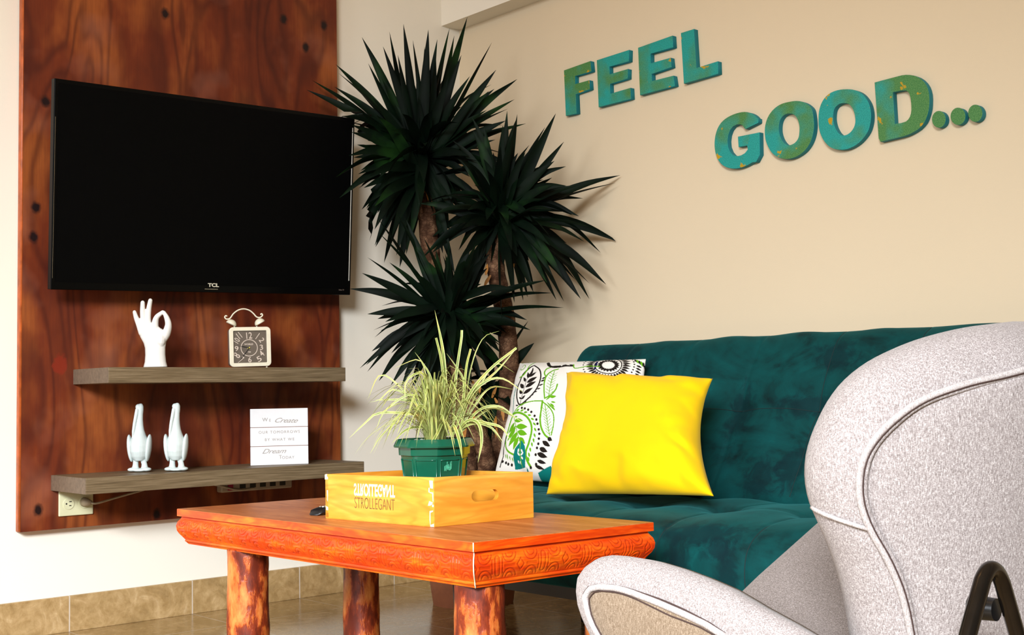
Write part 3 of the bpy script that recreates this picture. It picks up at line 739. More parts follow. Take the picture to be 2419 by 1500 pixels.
wall_letter('letter', [O2o, O2i], 5.626, 1920, 160, M_LET, 'teal foam letter O with gold flakes, directly before the D', group=G2)
Do = [(820,195),(1000,147),(1180,100),(1240,93),(1300,96),(1350,105),(1400,125),(1445,155),(1485,195),(1515,240),(1535,290),(1547,345),(1552,410),(1550,480),(1545,540),(1530,610),(1510,670),(1485,725),(1450,770),(1405,815),(1350,850),(1290,882),(1220,908),(1100,937),(900,985),(875,940)]
Di = [(1065,325),(1180,303),(1235,302),(1262,318),(1282,345),(1298,400),(1307,470),(1310,560),(1303,610),(1288,655),(1265,690),(1235,715),(1170,735),(1090,745)]
wall_letter('letter', [Do, Di], 5.626, 1920, 160, M_LET3, 'olive-green and teal foam letter D ending the lower word', group=G2)
for (cx_, cy_, rx_, ry_), lb in zip([(1675, 685, 92, 112), (1930, 645, 100, 115), (2160, 605, 96, 115)],
        ['olive foam dot on the wall, the one touching the letter D', 'olive foam dot on the wall, between the other two dots', 'olive foam dot on the wall, rightmost after the letter D']):
    wall_letter('dot', [[(cx_ + rx_ * math.cos(a), cy_ + ry_ * math.sin(a)) for a in [2*math.pi*k/36 for k in range(36)]]], 5.626, 1920, 160, M_LET3, lb, 0.018, 'foam dot', 'foam dots after the lower word')

# ------------------------------------------------------------------ sofa
SX0, SX1 = 0.80, 2.62
sofa = thing('sofa', (1.71, -0.45, 0), 'dark teal velvet tufted sofa standing along the beige wall', 'sofa')
SEAMS = [1.01, 1.234, 1.456, 1.679, 1.90, 2.12, 2.35]
HS = 0.575
def quilt(x, s, seams, hs, dep=0.010):
    """depth of tufted quilting at x and height-like coordinate s"""
    d = 0
    v = min(abs(x - q) for q in seams)
    d -= 0.0035 * math.exp(-(v / 0.004) ** 2)
    for h in hs:
        dh = abs(s - h)
        d -= 0.004 * math.exp(-(dh / 0.007) ** 2)
        for q in seams:
            r2 = (x - q) ** 2 + (s - h) ** 2
            d -= dep * math.exp(-r2 / 0.0014)
    # soft pillow swelling between seams
    c = math.cos(math.pi * min(1, v / 0.115)); d += 0.006 * (1 - c) / 2
    return d
def back_fn(u, v):
    x = SX0 + (SX1 - SX0) * u
    # profile goes: bottom front -> up the front -> over the top -> down behind
    P = BACKPROF[int(round(v * (len(BACKPROF) - 1)))]
    y, z, ny, nz, s, w = P
    q = (quilt(x, s, SEAMS, [HS]) * w) if w > 0 else 0
    e = min(u, 1 - u) * (SX1 - SX0); rd = 0.045
    ins = (rd - math.sqrt(max(0, rd*rd - (rd - min(e, rd))**2))) if e < rd else 0
    sag = 0.004 * math.sin(x * 5.3) * w
    return (x, y + ny * (q - ins) , z + nz * (q - ins * 0.6) + sag * .6)
def prof_line(pts, n, quilted):
    q = resample(catmull([Vector((0, a, b)) for a, b in pts], 8), n); out = []
    for i, p in enumerate(q):
        d = (q[min(i+1, n-1)] - q[max(i-1, 0)]).normalized(); nrm = Vector((0, -d.z, d.y))
        out.append([p.y, p.z, nrm.y, nrm.z, p.z, quilted(p)])
    return out
bp = prof_line([(-0.33, 0.30), (-0.375, 0.37), (-0.325, 0.46), (-0.26, 0.575), (-0.195, 0.69), (-0.160, 0.738), (-0.120, 0.756), (-0.075, 0.745), (-0.045, 0.70), (-0.055, 0.62), (-0.12, 0.48), (-0.18, 0.34)], 90, lambda p: 1.0 if p.y < -0.13 and p.z > .38 and (p.y < -.19 or p.z > .69) else (0.35 if p.z > .70 else 0.0))
# make the normal point outwards
for P in bp: P[2], P[3] = P[2], P[3]
BACKPROF = bp
o = grid_obj('backrest', back_fn, 330, 90, M_VELVET, sofa)
def close_ends(o, nu, nv):
    me = o.data; bm = bmesh.new(); bm.from_mesh(me); bm.verts.ensure_lookup_table()
    bm.faces.new([bm.verts[j*nu] for j in range(nv)]); bm.faces.new([bm.verts[j*nu + nu - 1] for j in range(nv)][::-1])
    bmesh.ops.recalc_face_normals(bm, faces=bm.faces); bm.to_mesh(me); bm.free()
close_ends(o, 330, 90)
SEATROW = [-0.60]
def seat_fn(u, v):
    x = SX0 + (SX1 - SX0) * u
    y, z, ny, nz, s, w = SEATPROF[int(round(v * (len(SEATPROF) - 1)))]
    q = 0
    if w > 0:
        q = quilt(x, y, SEAMS, SEATROW, 0.016) * w
    elif w < 0:
        vv = min(abs(x - k) for k in SEAMS); q = -0.0035 * math.exp(-(vv / 0.006) ** 2)
    e = min(u, 1 - u) * (SX1 - SX0); rd = 0.05
    ins = (rd - math.sqrt(max(0, rd*rd - (rd - min(e, rd))**2))) if e < rd else 0
    wob = 0.0035 * math.sin(x * 7.1 + y * 9) * (1 if w > 0 else 0)
    return (x, y + ny * (q - ins), z + nz * (q - ins) + wob)
q_ = resample(catmull([Vector((0, a, b)) for a, b in [(-0.30, 0.345), (-0.40, 0.363), (-0.55, 0.367), (-0.70, 0.366), (-0.775, 0.357), (-0.822, 0.325), (-0.835, 0.275), (-0.825, 0.225), (-0.80, 0.200), (-0.60, 0.195), (-0.30, 0.20)]], 8), 100)
SEATPROF = []
for i, p in enumerate(q_):
    d = (q_[min(i+1, 99)] - q_[max(i-1, 0)]).normalized()
    top = p.z > .35 and p.y > -.80
    SEATPROF.append((p.y, p.z, d.z, -d.y, p.y, 1.0 if top else (-1.0 if p.z > .215 else 0)))
o = grid_obj('seat', seat_fn, 330, 100, M_VELVET, sofa); close_ends(o, 330, 100)
M_THREAD = plain('dark_teal_thread', (0.0, 0.012, 0.013), 0.9)
for q_x in SEAMS:
    u = (q_x - SX0) / (SX1 - SX0)
    pts = [Vector(back_fn(u, j / 89)) for j in range(8, 62)]
    bm = bmesh.new(); tube_bm(bm, pts, .0011, 6); bm_obj('seam', bm, M_THREAD, sofa, True)
    pts = [Vector(seat_fn(u, j / 99)) for j in range(8, 72)]
    bm = bmesh.new(); tube_bm(bm, pts, .0011, 6); bm_obj('seam', bm, M_THREAD, sofa, True)
jm = min(range(10, 60), key=lambda j: abs(BACKPROF[j][1] - HS))
bm = bmesh.new(); tube_bm(bm, [Vector(back_fn(k / 160, jm / 89)) + Vector((0, -.0005, 0)) for k in range(6, 155)], .0009, 6); bm_obj('seam', bm, M_THREAD, sofa, True)
M_DARKLEG = plain('dark_sofa_leg', (0.01, 0.008, 0.007), 0.4)
bm = bmesh.new(); box_bm(bm, SX0 + .10, -0.76, .165, SX1 - .1, -.24, .20); bm_obj('base_frame', bm, M_DARKLEG, sofa)
for x in (SX0 + .14, SX1 - .14):
    for y in (-.72, -.28):
        bm = bmesh.new(); tube_bm(bm, [(x, y, 0), (x, y, .17)], [.018, .024], 12); bm_obj('leg', bm, M_DARKLEG, sofa, True)

# ------------------------------------------------------------------ cushions
def pillow(name, c4, th, nu, pinch, label, mats, wrinkle=0.003, seed=1, paint=None, edge_curve=None, normal=None):
    """c4: TL TR BR BL corner points"""
    TL, TR, BR, BL = [Vector(c) for c in c4]
    n = ((TR - TL).cross(BL - TL)).normalized()
    if n.dot(Vector(CAM) - TL) < 0: n = -n
    cen = (TL + TR + BR + BL) / 4
    verts = []; col = []
    def P(u, v, side):
        a = TL.lerp(TR, u).lerp(BL.lerp(BR, u), v)
        U, V = 2*u - 1, 2*v - 1
        # sides draw in between the corners
        pin = pinch
        du = -U * pin * (1 - V*V) * abs(U) ** 1.5; dv = -V * pin * (1 - U*U) * abs(V) ** 1.5 * (.55 if V < 0 else .12)
        a = a + (TR - TL) * du + (BL - TL) * dv
        h = (max(0, 1 - U**4) * max(0, 1 - V**4)) ** 0.55
        h *= 1 - 0.15 * (U*U + V*V) / 2
        wv = noise.noise(Vector((U * 2.2 + seed, V * 2.2, seed))) + .5 * noise.noise(Vector((U * 5 + seed, V * 5, 2)))
        edge = max(abs(U), abs(V)) ** 4
        wr = wrinkle * (wv * (0.4 + 1.6 * edge)) * min(1, h * 3)
        fold = wrinkle * 1.2 * math.sin(9 * (U - V) + 3 * wv) * edge * (1 - edge) * 3
        return a + n * side * ((th / 2 * h) * (1 if side > 0 else .3) + (wr + fold) * (1 if side > 0 else .3))
    for side in (1, -1):
        for j in range(nu):
            for i in range(nu):
                verts.append(P(i / (nu-1), j / (nu-1), side))
    faces = []; N = nu * nu
    for j in range(nu-1):
        for i in range(nu-1):
            a = j*nu + i; faces.append((a, a+1, a+nu+1, a+nu)); b = a + N; faces.append((b, b+nu, b+nu+1, b+1))
    me = bpy.data.meshes.new(name); me.from_pydata([tuple(v) for v in verts], [], faces)
    bm = bmesh.new(); bm.from_mesh(me)
    lay = bm.verts.layers.float_color.new('paint') if paint is not None else None
    if paint is not None:
        g = np.linspace(0, 1, nu); UU, VV = np.meshgrid(g, g)
        C = paint(UU.ravel(), VV.ravel()); bm.verts.ensure_lookup_table()
        for k in range(N):
            c = C[k]; bm.verts[k][lay] = (c[0], c[1], c[2], 1); bm.verts[k + N][lay] = (c[0], c[1], c[2], 1)
    bmesh.ops.remove_doubles(bm, verts=bm.verts, dist=0.00002)
    bmesh.ops.recalc_face_normals(bm, faces=bm.faces); bm.to_mesh(me); bm.free()
    e = thing(name, ((BL + BR) / 2), label, 'cushion')
    finish('cover', me, mats, e, True)
    return e, P
# pattern of the printed cushion, in units of its own face
class Painter:
    def __init__(s, x, y):
        s.x, s.y = x, y; s.c = np.tile(np.array([0.70, 0.67, 0.62]), (len(x), 1))
    def fill(s, m, col): s.c[m] = col
    def seg(s, a, b, w, col):
        ax, ay = a; bx, by = b; dx, dy = bx - ax, by - ay; L = dx*dx + dy*dy + 1e-9
        t = np.clip(((s.x - ax) * dx + (s.y - ay) * dy) / L, 0, 1)
        s.fill(np.hypot(s.x - ax - t*dx, s.y - ay - t*dy) < w * .64, col)
    def line(s, pts, w, col):
        P = [(p.x, p.y) for p in catmull([Vector((a, b, 0)) for a, b in pts], 4)]
        for a, b in zip(P, P[1:]): s.seg(a, b, w, col)
    def lens(s, a, b, w, col):
        ax, ay = a; bx, by = b; dx, dy = bx - ax, by - ay; L = math.hypot(dx, dy)
        t = ((s.x - ax) * dx + (s.y - ay) * dy) / (L * L); d = np.abs((s.x - ax) * dy - (s.y - ay) * dx) / L
        s.fill((t > 0) & (t < 1) & (d < w * .58 * np.sin(np.pi * np.clip(t, 0, 1) ** .8)), col)
    def dot(s, c, r, col, ry=None):
        s.fill(((s.x - c[0]) / r) ** 2 + ((s.y - c[1]) / (ry or r)) ** 2 < 1, col)
    def poly(s, pts, col):
        inside = np.zeros(len(s.x), bool); n = len(pts)
        for i in range(n):
            x1, y1 = pts[i]; x2, y2 = pts[(i+1) % n]
            if y1 == y2: continue
            c = ((y1 > s.y) != (y2 > s.y)) & (s.x < (x2 - x1) * (s.y - y1) / (y2 - y1) + x1); inside ^= c
        s.fill(inside, col)
K = (0.012, 0.008, 0.006); GR = (0.11, 0.33, 0.006); TE = (0.0, 0.15, 0.13); WH = (0.70, 0.67, 0.62)
PT4 = [(395, 78), (1800, 45), (1790, 1500), (115, 1330)]    # TL TR BR BL of the cushion in sketch units
def paint(u, v):
    (ax, ay), (bx, by), (cx_, cy_), (dx, dy) = PT4
    x = (ax*(1-u) + bx*u)*(1-v) + (dx*(1-u) + cx_*u)*v; y = (ay*(1-u) + by*u)*(1-v) + (dy*(1-u) + cy_*u)*v
    U_, V_2 = 2*u - 1, 2*v - 1; hh_ = (np.clip(1 - U_**4, 0, 1) * np.clip(1 - V_2**4, 0, 1)) ** 0.55
    x = x - 105 * hh_
    p = Painter(x, y)
    leaf = [(615,170),(690,240),(715,330),(700,430),(650,520),(560,600),(470,655),(425,590),(412,500),(425,400),(470,300),(540,220),(615,170)]
    p.line(leaf, 13, K); p.line([(470,650),(500,500),(545,330),(600,210)], 5, K)
    for a, b, w in [((555,345),(535,260),32),((520,385),(488,325),30),((500,465),(448,400),40),((485,530),(448,480),36),((480,590),(448,565),18),((555,330),(655,272),32),((560,330),(610,205),26),((540,400),(672,338),42),((525,455),(662,398),42),((500,530),(628,473),36),((485,595),(532,548),22),
                    ((720,400),(775,378),18),((730,370),(782,345),16),((700,450),(755,433),15),((680,490),(724,482),14),((640,522),(687,518),14),((600,558),(642,552),12),((565,585),(607,582),12),((520,630),(557,625),12),((470,662),(517,655),14),((408,655),(452,662),14)]:
        p.lens(a, b, w, K)
    p.line([(905,235),(840,260),(790,320),(765,400),(765,500),(775,600)], 12, GR); p.line([(775,600),(850,560),(900,500),(915,440)], 12, GR)
    p.line([(775,340),(755,290),(770,230),(815,200)], 12, GR); p.line([(865,265),(845,400),(820,590)], 7, GR)
    for k in range(8):
        yy = 300 + k * 34; xx = 862 - k * 5; p.seg((xx, yy + 18), (xx - 45, yy - 14), 4, GR); p.seg((xx, yy + 18), (xx + 42, yy - 12), 4, GR)
    p.line([(390,720),(460,670),(560,635),(660,625),(750,628)], 9, GR); p.line([(750,628),(740,720),(730,830),(745,920),(790,1000),(850,1040)], 16, GR)
    p.line([(755,640),(830,700),(880,780),(885,880),(860,1000)], 10, GR); p.line([(780,670),(805,800),(830,950),(845,1010)], 6, GR)
    for k in range(9):
        yy = 720 + k * 32; xx = 788 + k * 6; p.seg((xx, yy + 15), (xx - 38, yy - 20), 4, GR); p.seg((xx, yy + 15), (xx + 36, yy - 22), 4, GR)
    for a, b, w in [((840,590),(910,578),26),((850,640),(905,650),16),((840,660),(892,700),20),((790,620),(872,560),14),((800,640),(890,735),12),((860,690),(900,740),16)]: p.lens(a, b, w, GR)
    p.line([(360,735),(460,740),(560,790),(620,870),(630,960),(600,1060),(560,1150),(565,1230),(600,1290)], 18, GR)
    p.line([(360,740),(320,860),(295,980),(285,1070),(320,1130),(390,1170),(440,1180)], 14, GR); p.line([(365,745),(420,870),(450,970),(490,1060)], 6, GR)
    for a, b, w in [((395,815),(520,835),40),((430,890),(580,905),52),((450,945),(575,985),52),((385,780),(435,775),18),((400,840),(318,950),40),((420,880),(315,1035),48),((445,950),(335,1090),52),((460,1000),(395,1132),44),((470,1010),(550,1080),46)]: p.lens(a, b, w, GR)
    ring = [(440,710),(500,720),(550,745),(600,780),(640,825),(665,880),(675,940),(668,1000),(655,1050),(632,1090),(610,1140),(595,1190),(585,1230)]
    for i, c in enumerate(ring):
        d = ring[min(i+1, 12)]; e = ring[max(i-1, 0)]; tx, ty = d[0]-e[0], d[1]-e[1]; L = math.hypot(tx, ty); tx /= L; ty /= L
        ox, oy = tx*.8 - ty*-.5, ty*.8 + tx*-.5
        p.lens((c[0]-ox*26, c[1]-oy*26), (c[0]+ox*26, c[1]+oy*26), 19, GR)
    for c in [(497,692),(535,702),(580,718),(620,745),(663,790),(685,832),(700,877),(715,938),(723,985),(717,1035),(708,1085),(690,1125),(670,1188),(668,1275),(605,1302),(240,1215),(283,1232),(312,1247),(357,1258)]: p.dot(c, 14, K)
    for a, b, w in [((758,1062),(848,1118),42),((720,1128),(812,1168),44),((688,1178),(805,1218),42),((682,1243),(782,1270),30),((655,1288),(760,1322),26),((820,1030),(870,1060),40)]: p.lens(a, b, w, K)
    p.poly([(505,1040),(545,1100),(556,1180),(540,1300),(395,1300),(390,1200),(420,1120)], TE)
    for a, b in [((500,1130),(520,1170)),((470,1120),(455,1170)),((480,1190),(450,1160)),((490,1190),(530,1160)),((450,1230),(465,1260)),((500,1200),(520,1230)),((480,1240),(500,1275))]: p.lens(a, b, 16, WH)
    p.line([(490,1060),(485,1180),(500,1290)], 8, GR)
    p.poly([(680,1345),(830,1290),(900,1420),(700,1430)], TE); p.poly([(560,1290),(590,1390),(640,1440),(530,1440)], TE)
    for a, b, w in [((278,1150),(285,1195),12),((305,1155),(309,1208),14),((340,1180),(346,1218),12),((374,1195),(380,1235),12)]: p.lens(a, b, w, GR)
    p.line([(430,90),(460,75),(500,85),(520,100),(545,90)], 8, GR); p.line([(440,200),(450,225),(480,215),(500,180),(490,150),(465,150),(455,175)], 7, GR)
    p.line([(610,95),(560,170),(520,240),(480,300),(430,320)], 10, GR)
    p.line([(765,120),(790,170),(850,195),(940,190),(1060,190)], 30, K); p.lens((800,150),(850,180),22, WH); p.lens((930,150),(940,190),24, WH); p.lens((985,160),(1040,185),16, WH)
    c0 = (1440, 178)
    for k in range(20):
        a = 2*math.pi*k/20; ca, sa = math.cos(a), math.sin(a); p.lens((c0[0]+ca*62, c0[1]+sa*50), (c0[0]+ca*122, c0[1]+sa*100), 26, K)
    P = [(c0[0] + 142*math.cos(a), c0[1] + 122*math.sin(a)) for a in [2*math.pi*k/24 for k in range(25)]]
    for a, b in zip(P, P[1:]): p.seg(a, b, 9, K)
    for k in range(34):
        a = 2*math.pi*k/34; ca, sa = math.cos(a), math.sin(a); p.lens((c0[0]+ca*150, c0[1]+sa*130), (c0[0]+ca*235, c0[1]+sa*205), 24, K)
    for k in range(40):
        a = 2*math.pi*k/40; p.dot((c0[0]+math.cos(a)*262, c0[1]+math.sin(a)*235), 9, K)
    p.line([(1320,115),(1312,180),(1305,245)], 15, (0.004,0.004,0.06)); p.line([(1075,170),(1100,235),(1220,200),(1350,200)], 10, GR)
    for k in range(5): p.lens((1690 + k*22, 60 + k*8), (1720 + k*20, 110 + k*14), 20, GR if k % 2 else K)
    for k in range(6): p.lens((1720, 150 + k*35), (1775, 165 + k*35), 20, K)
    p.line([(300,980),(255,1080),(240,1170),(205,1260)], 10, K); p.line([(395,400),(370,560),(360,720)], 8, TE)
    # rest of the cloth, mostly hidden: repeat of leaf sprigs
    for kx, ky in [(1150,520),(1500,560),(1300,900),(1620,960),(1050,1200),(1450,1280)]:
        p.line([(kx-90,ky+150),(kx,ky),(kx+60,ky-140)], 8, GR)
        for s_ in range(4):
            yy = ky - 90 + s_*60; p.lens((kx, yy+20), (kx-90, yy-20), 30, GR if s_ % 2 else K); p.lens((kx, yy+20), (kx+90, yy-10), 30, GR)
    return p.c
def m_print():
    t = NT('leaf_print_cotton'); a = t.new('ShaderNodeAttribute'); a.attribute_name = 'paint'
    f = t.noise(t.coord(), 800, 2)
    return t.done(a.outputs['Color'], 0.85, 0, 0.15, t.bump(f, 0.15, 0.0005))
M_PRINT = m_print()
pc4 = [ony(1228, 858, -.255), ony(1526, 848, -.255), ony(1524, 1163, -.42), ony(1168, 1128, -.42)]
pillow('throw_pillow', pc4, 0.13, 430, 0.03, 'white cushion printed with green and black leaves, behind the yellow one', M_PRINT, 0.0025, 3, paint)
yc4 = [ony(1338, 880, -.42), ony(1684, 894, -.42), ony(1686, 1172, -.65), ony(1290, 1168, -.65)]
pillow('throw_pillow', yc4, 0.15, 130, 0.075, 'plain bright yellow square cushion leaning on the teal sofa', M_YELLOW, 0.004, 8)

# ------------------------------------------------------------------ coffee table
ZT = 0.38
TL_, TN_, TR_ = (0.781, -1.406), (1.777, -1.384), (1.800, -0.968)
TF_ = (TL_[0] + TR_[0] - TN_[0], TL_[1] + TR_[1] - TN_[1])
tbl = thing('coffee_table', (1.29, -1.19, 0), 'low orange-red wooden coffee table with carved apron and log legs', 'table')
C4 = [Vector((*TL_, 0)), Vector((*TN_, 0)), Vector((*TR_, 0)), Vector((*TF_, 0))]   # counter-clockwise seen from above
cen = sum(C4, Vector()) / 4
def offs(o_):
    out = []
    for i in range(4):
        a, b, c = C4[i-1], C4[i], C4[(i+1) % 4]
        d1 = (b - a).normalized(); d2 = (c - b).normalized()
        n1 = Vector((d1.y, -d1.x, 0)); n2 = Vector((d2.y, -d2.x, 0))
        k = (n1 + n2) / (1 + n1.dot(n2)); out.append(b + k * o_)
    return out
bm = bmesh.new()
prev = None
for o_, z in [(0.0, ZT - .016), (0.0, ZT - .001), (-.001, ZT)]:
    r = [bm.verts.new((p.x, p.y, z)) for p in offs(o_)]
    if prev:
        for k in range(4): bm.faces.new([prev[k], prev[(k+1) % 4], r[(k+1) % 4], r[k]])
    else: first = r
    prev = r
bm.faces.new(prev); bm.faces.new(first[::-1])
o = bm_obj('tabletop', bm, [M_TTOP, M_APRON], tbl)
for p in o.data.polygons:
    if p.normal.z < .5: p.material_index = 1
def apron_off(t):     # t: 0 top .. 1 bottom
    pts = [(0, -.008), (.10, -.006), (.2, -.001), (.35, .0015), (.5, .0005), (.62, -.003), (.75, -.009), (.82, -.012), (.83, -.014), (.87, -.012), (.92, -.013), (.93, -.017), (1, -.018)]
    for a, b in zip(pts, pts[1:]):
        if t <= b[0]: return a[1] + (b[1] - a[1]) * (t - a[0]) / (b[0] - a[0])
    return pts[-1][1]
def carve(s, h):
    """relief depth in metres; s along the side, h 0..1 across the band"""
    if h < .14 or h > .78: return 0.0
    per = .100; u = ((s + per/2) % per) - per/2; y = (h - .46) * .062
    d = 0.0
    def groove(dist, w=.0010, dep=.0017): return -dep * math.exp(-(dist / w) ** 2)
    d += groove(abs(abs(u) * 1.0 + abs(y) * .75 - .0075) * .8)
    ub = abs(abs(u) - per/2)
    if abs(y) < .013: d += groove(abs(ub - .0045)) + groove(abs(ub - .011), .0009)
    else: d += groove(abs(math.hypot(ub, abs(y) - .013) - .0045))
    for sx_ in (-1, 1):
        for sy_ in (-1, 1):
            r = math.hypot(u - sx_ * .0235, (y - sy_ * .0215) * .9)
            if r < .0165:
                d += groove(abs(r - .008)) + groove(abs(r - .0145))
    if .012 < abs(u) < .036: d += groove(abs(y) - 0.0012, .001, .0012)
    # random wear
    return max(-.0020, d)
HA = .062
for side in range(4):
    a, b = C4[side], C4[(side+1) % 4]; L = (b - a).length; d1 = (b - a).normalized(); n1 = Vector((d1.y, -d1.x, 0))
    fine = side in (0, 1)
    nu = int(L / (.0013 if fine else .01)) + 1; nv = 58 if fine else 14
    verts = []; cv_ = []
    for j in range(nv):
        h = j / (nv - 1); of = apron_off(h); cs = offs(of); p, q = cs[side], cs[(side+1) % 4]; z = ZT - .016 - HA * h
        for i in range(nu):
            t = i / (nu - 1); P = p.lerp(q, t); s = t * L
            c = carve(s, h) if fine else 0
            fade = min(1, min(t, 1 - t) * L / .006)
            P = P + n1 * c * fade; verts.append((P.x, P.y, z)); cv_.append(min(1.0, -c / .0015))
    faces = [(j*nu+i, (j+1)*nu+i, (j+1)*nu+i+1, j*nu+i+1) for j in range(nv-1) for i in range(nu-1)]
    o = mesh_obj('apron_board', verts, faces, M_APRON_C, tbl, True)
    at_ = o.data.attributes.new('groove', 'FLOAT', 'POINT'); at_.data.foreach_set('value', cv_)
bm = bmesh.new(); c_in = offs(-.018)
vs1 = [bm.verts.new((p.x, p.y, ZT - .016 - HA)) for p in c_in]; vs2 = [bm.verts.new((p.x, p.y, ZT - .017)) for p in offs(-.02)]
bm.faces.new(vs1[::-1]); bm_obj('underside', bm, plain('raw_dark_wood', (.05, .02, .008), .7), tbl)
# corner bead, pale where the stain has worn off
bm = bmesh.new()
pts = [(offs(apron_off(k / 20) + .0006)[1].x, offs(apron_off(k / 20) + .0006)[1].y, ZT - .016 - HA * k / 20) for k in range(21)]
tube_bm(bm, [(offs(0)[1].x, offs(0)[1].y, ZT - .001)] + [(offs(0)[1].x, offs(0)[1].y, ZT - .0155)] + pts, .0011, 6)
bm_obj('worn_corner', bm, M_CHIP, tbl, True)
def log_leg(cx_, cy_, r, zt, seed, dark=False, knot=None):
    rnd = random.Random(seed); nu, nv = 36, 60
    verts = []
    for j in range(nv):
        z = zt * j / (nv - 1)
        for i in range(nu):
            a = 2 * math.pi * i / nu
            rr = r * (1 + .05 * noise.noise(Vector((math.cos(a) * 1.2, math.sin(a) * 1.2, z * 9 + seed * 7))) + .035 * noise.noise(Vector((math.cos(a) * 3, math.sin(a) * 3, z * 30 + seed * 3))))
            rr *= 1 + .06 * (1 - z / zt) 
            if knot:
                da = math.atan2(math.sin(a - knot[0]), math.cos(a - knot[0])); rr += .010 * math.exp(-(da / .35) ** 2 - ((z - knot[1]) / .016) ** 2)
            verts.append((cx_ + rr * math.cos(a), cy_ + rr * math.sin(a), z))
    faces = [(j*nu+i, j*nu+(i+1) % nu, (j+1)*nu+(i+1) % nu, (j+1)*nu+i) for j in range(nv-1) for i in range(nu)]
    faces += [tuple(range(nu))[::-1], tuple((nv-1)*nu + k for k in range(nu))]
    return mesh_obj('leg', verts, faces, M_LOG, tbl, True)
ZB = ZT - .016 - HA + .002
for (cx_, cy_, r, sd, kn) in [(0.985, -1.345, .043, 1, None), (1.716, -1.322, .0435, 2, None), (1.742, -1.035, .0435, 3, (math.radians(-55), .21)), (0.985, -1.055, .040, 4, None)]:
    log_leg(cx_, cy_, r, ZB, sd, knot=kn)

# ------------------------------------------------------------------ remote control
r0 = onz(722, 1213, ZT); r1 = onz(800, 1214, ZT)
r_a = onz(741, 1218, ZT); r_b = r_a + (VIEW_R * 0.62 + VIEW_F * 0.9).normalized() * .15
rem = thing('remote_control', (r_a.x, r_a.y, ZT), 'black remote control on the table, half hidden behind the wooden crate', 'remote')
d = (r_b - r_a).normalized(); sd_ = Vector((d.y, -d.x, 0))
bm = bmesh.new()
rg = []
for t, hh, ww in [(0, .004, .012), (.06, .012, .018), (.2, .016, .021), (.8, .015, .021), (1, .008, .018)]:
    c = r_a + d * (.15 * t)
    rg.append([bm.verts.new(c + sd_ * a * ww + Vector((0, 0, ZT * 0 + b * hh))) for a, b in ((-.75, .06), (.75, .06), (1, .5), (.9, .85), (.5, 1), (-.5, 1), (-.9, .85), (-1, .5))])
for a, b in zip(rg, rg[1:]):
    for k in range(8): bm.faces.new([a[k], a[(k+1) % 8], b[(k+1) % 8], b[k]])
bm.faces.new(rg[0][::-1]); bm.faces.new(rg[-1]); 
auto_smooth(bm_obj('body', bm, M_BLACKPL, rem), 50)
for k in range(6):
    for s_ in (-.008, 0, .008):
        bm = bmesh.new(); c = r_a + d * (.028 + .016 * k) + sd_ * s_; ell_bm(bm, (c.x, c.y, ZT + .0158), (.0028, .0028, .0012), seg=8)
        bm_obj('button', bm, M_CORD if (k + int(s_ * 1000)) % 3 else M_WHITEPRINT, rem, True)

# ------------------------------------------------------------------ crate
bL, bN, bR = onz(769.5, 1224.6, ZT), onz(1026.7, 1246, ZT), onz(1260.7, 1223.3, ZT)
bL = bL.lerp(bL, 1); bF = bL + bR - bN
def above(px, py, base):     # height on the vertical through a base point
    D = ray(px, py); 
    t = ((base.x - CAM[0]) * D[0] + (base.y - CAM[1]) * D[1]) / (D[0]**2 + D[1]**2); return CAM[2] + t * D[2]
hL, hN, hR = above(767.6, 1119.8, bL) - ZT, above(1026.7, 1128, bN) - ZT, above(1258, 1114.8, bR) - ZT
hF = hL + hR - hN
crate = thing('wooden_crate', ((bL + bR) / 2), 'shallow honey-coloured wooden crate with handle hole on the coffee table', 'crate')
TH = .009
def lerp4(u, v, zt):   # u: L->N, v: N->R direction (from front side to back)
    p = bL.lerp(bN, u).lerp(bF.lerp(bR, u), v); h = (hL * (1-u) + hN * u) * (1-v) + (hF * (1-u) + hR * u) * v
    return Vector((p.x, p.y, ZT + h * zt))
LU, LV = (bN - bL).length, (bR - bN).length
tu, tv_ = TH / LU, TH / LV
def slab(name, u0, v0, u1, v1, z0, z1, m=M_CRATE, bevel=.0012):
    b = [lerp4(u0, v0, z0), lerp4(u1, v0, z0), lerp4(u1, v1, z0), lerp4(u0, v1, z0)]; t = [lerp4(u0, v0, z1), lerp4(u1, v0, z1), lerp4(u1, v1, z1), lerp4(u0, v1, z1)]
    return hexa(name, b, t, m, crate, bevel)
slab('side_board', 0, 0, 1 - tu, tv_, .012, 1)
slab('side_board', tu, 1 - tv_, 1 - tu, 1, .012, 1)
slab('bottom_board', .002, .002, .998, .998, 0, .055, bevel=.0006)
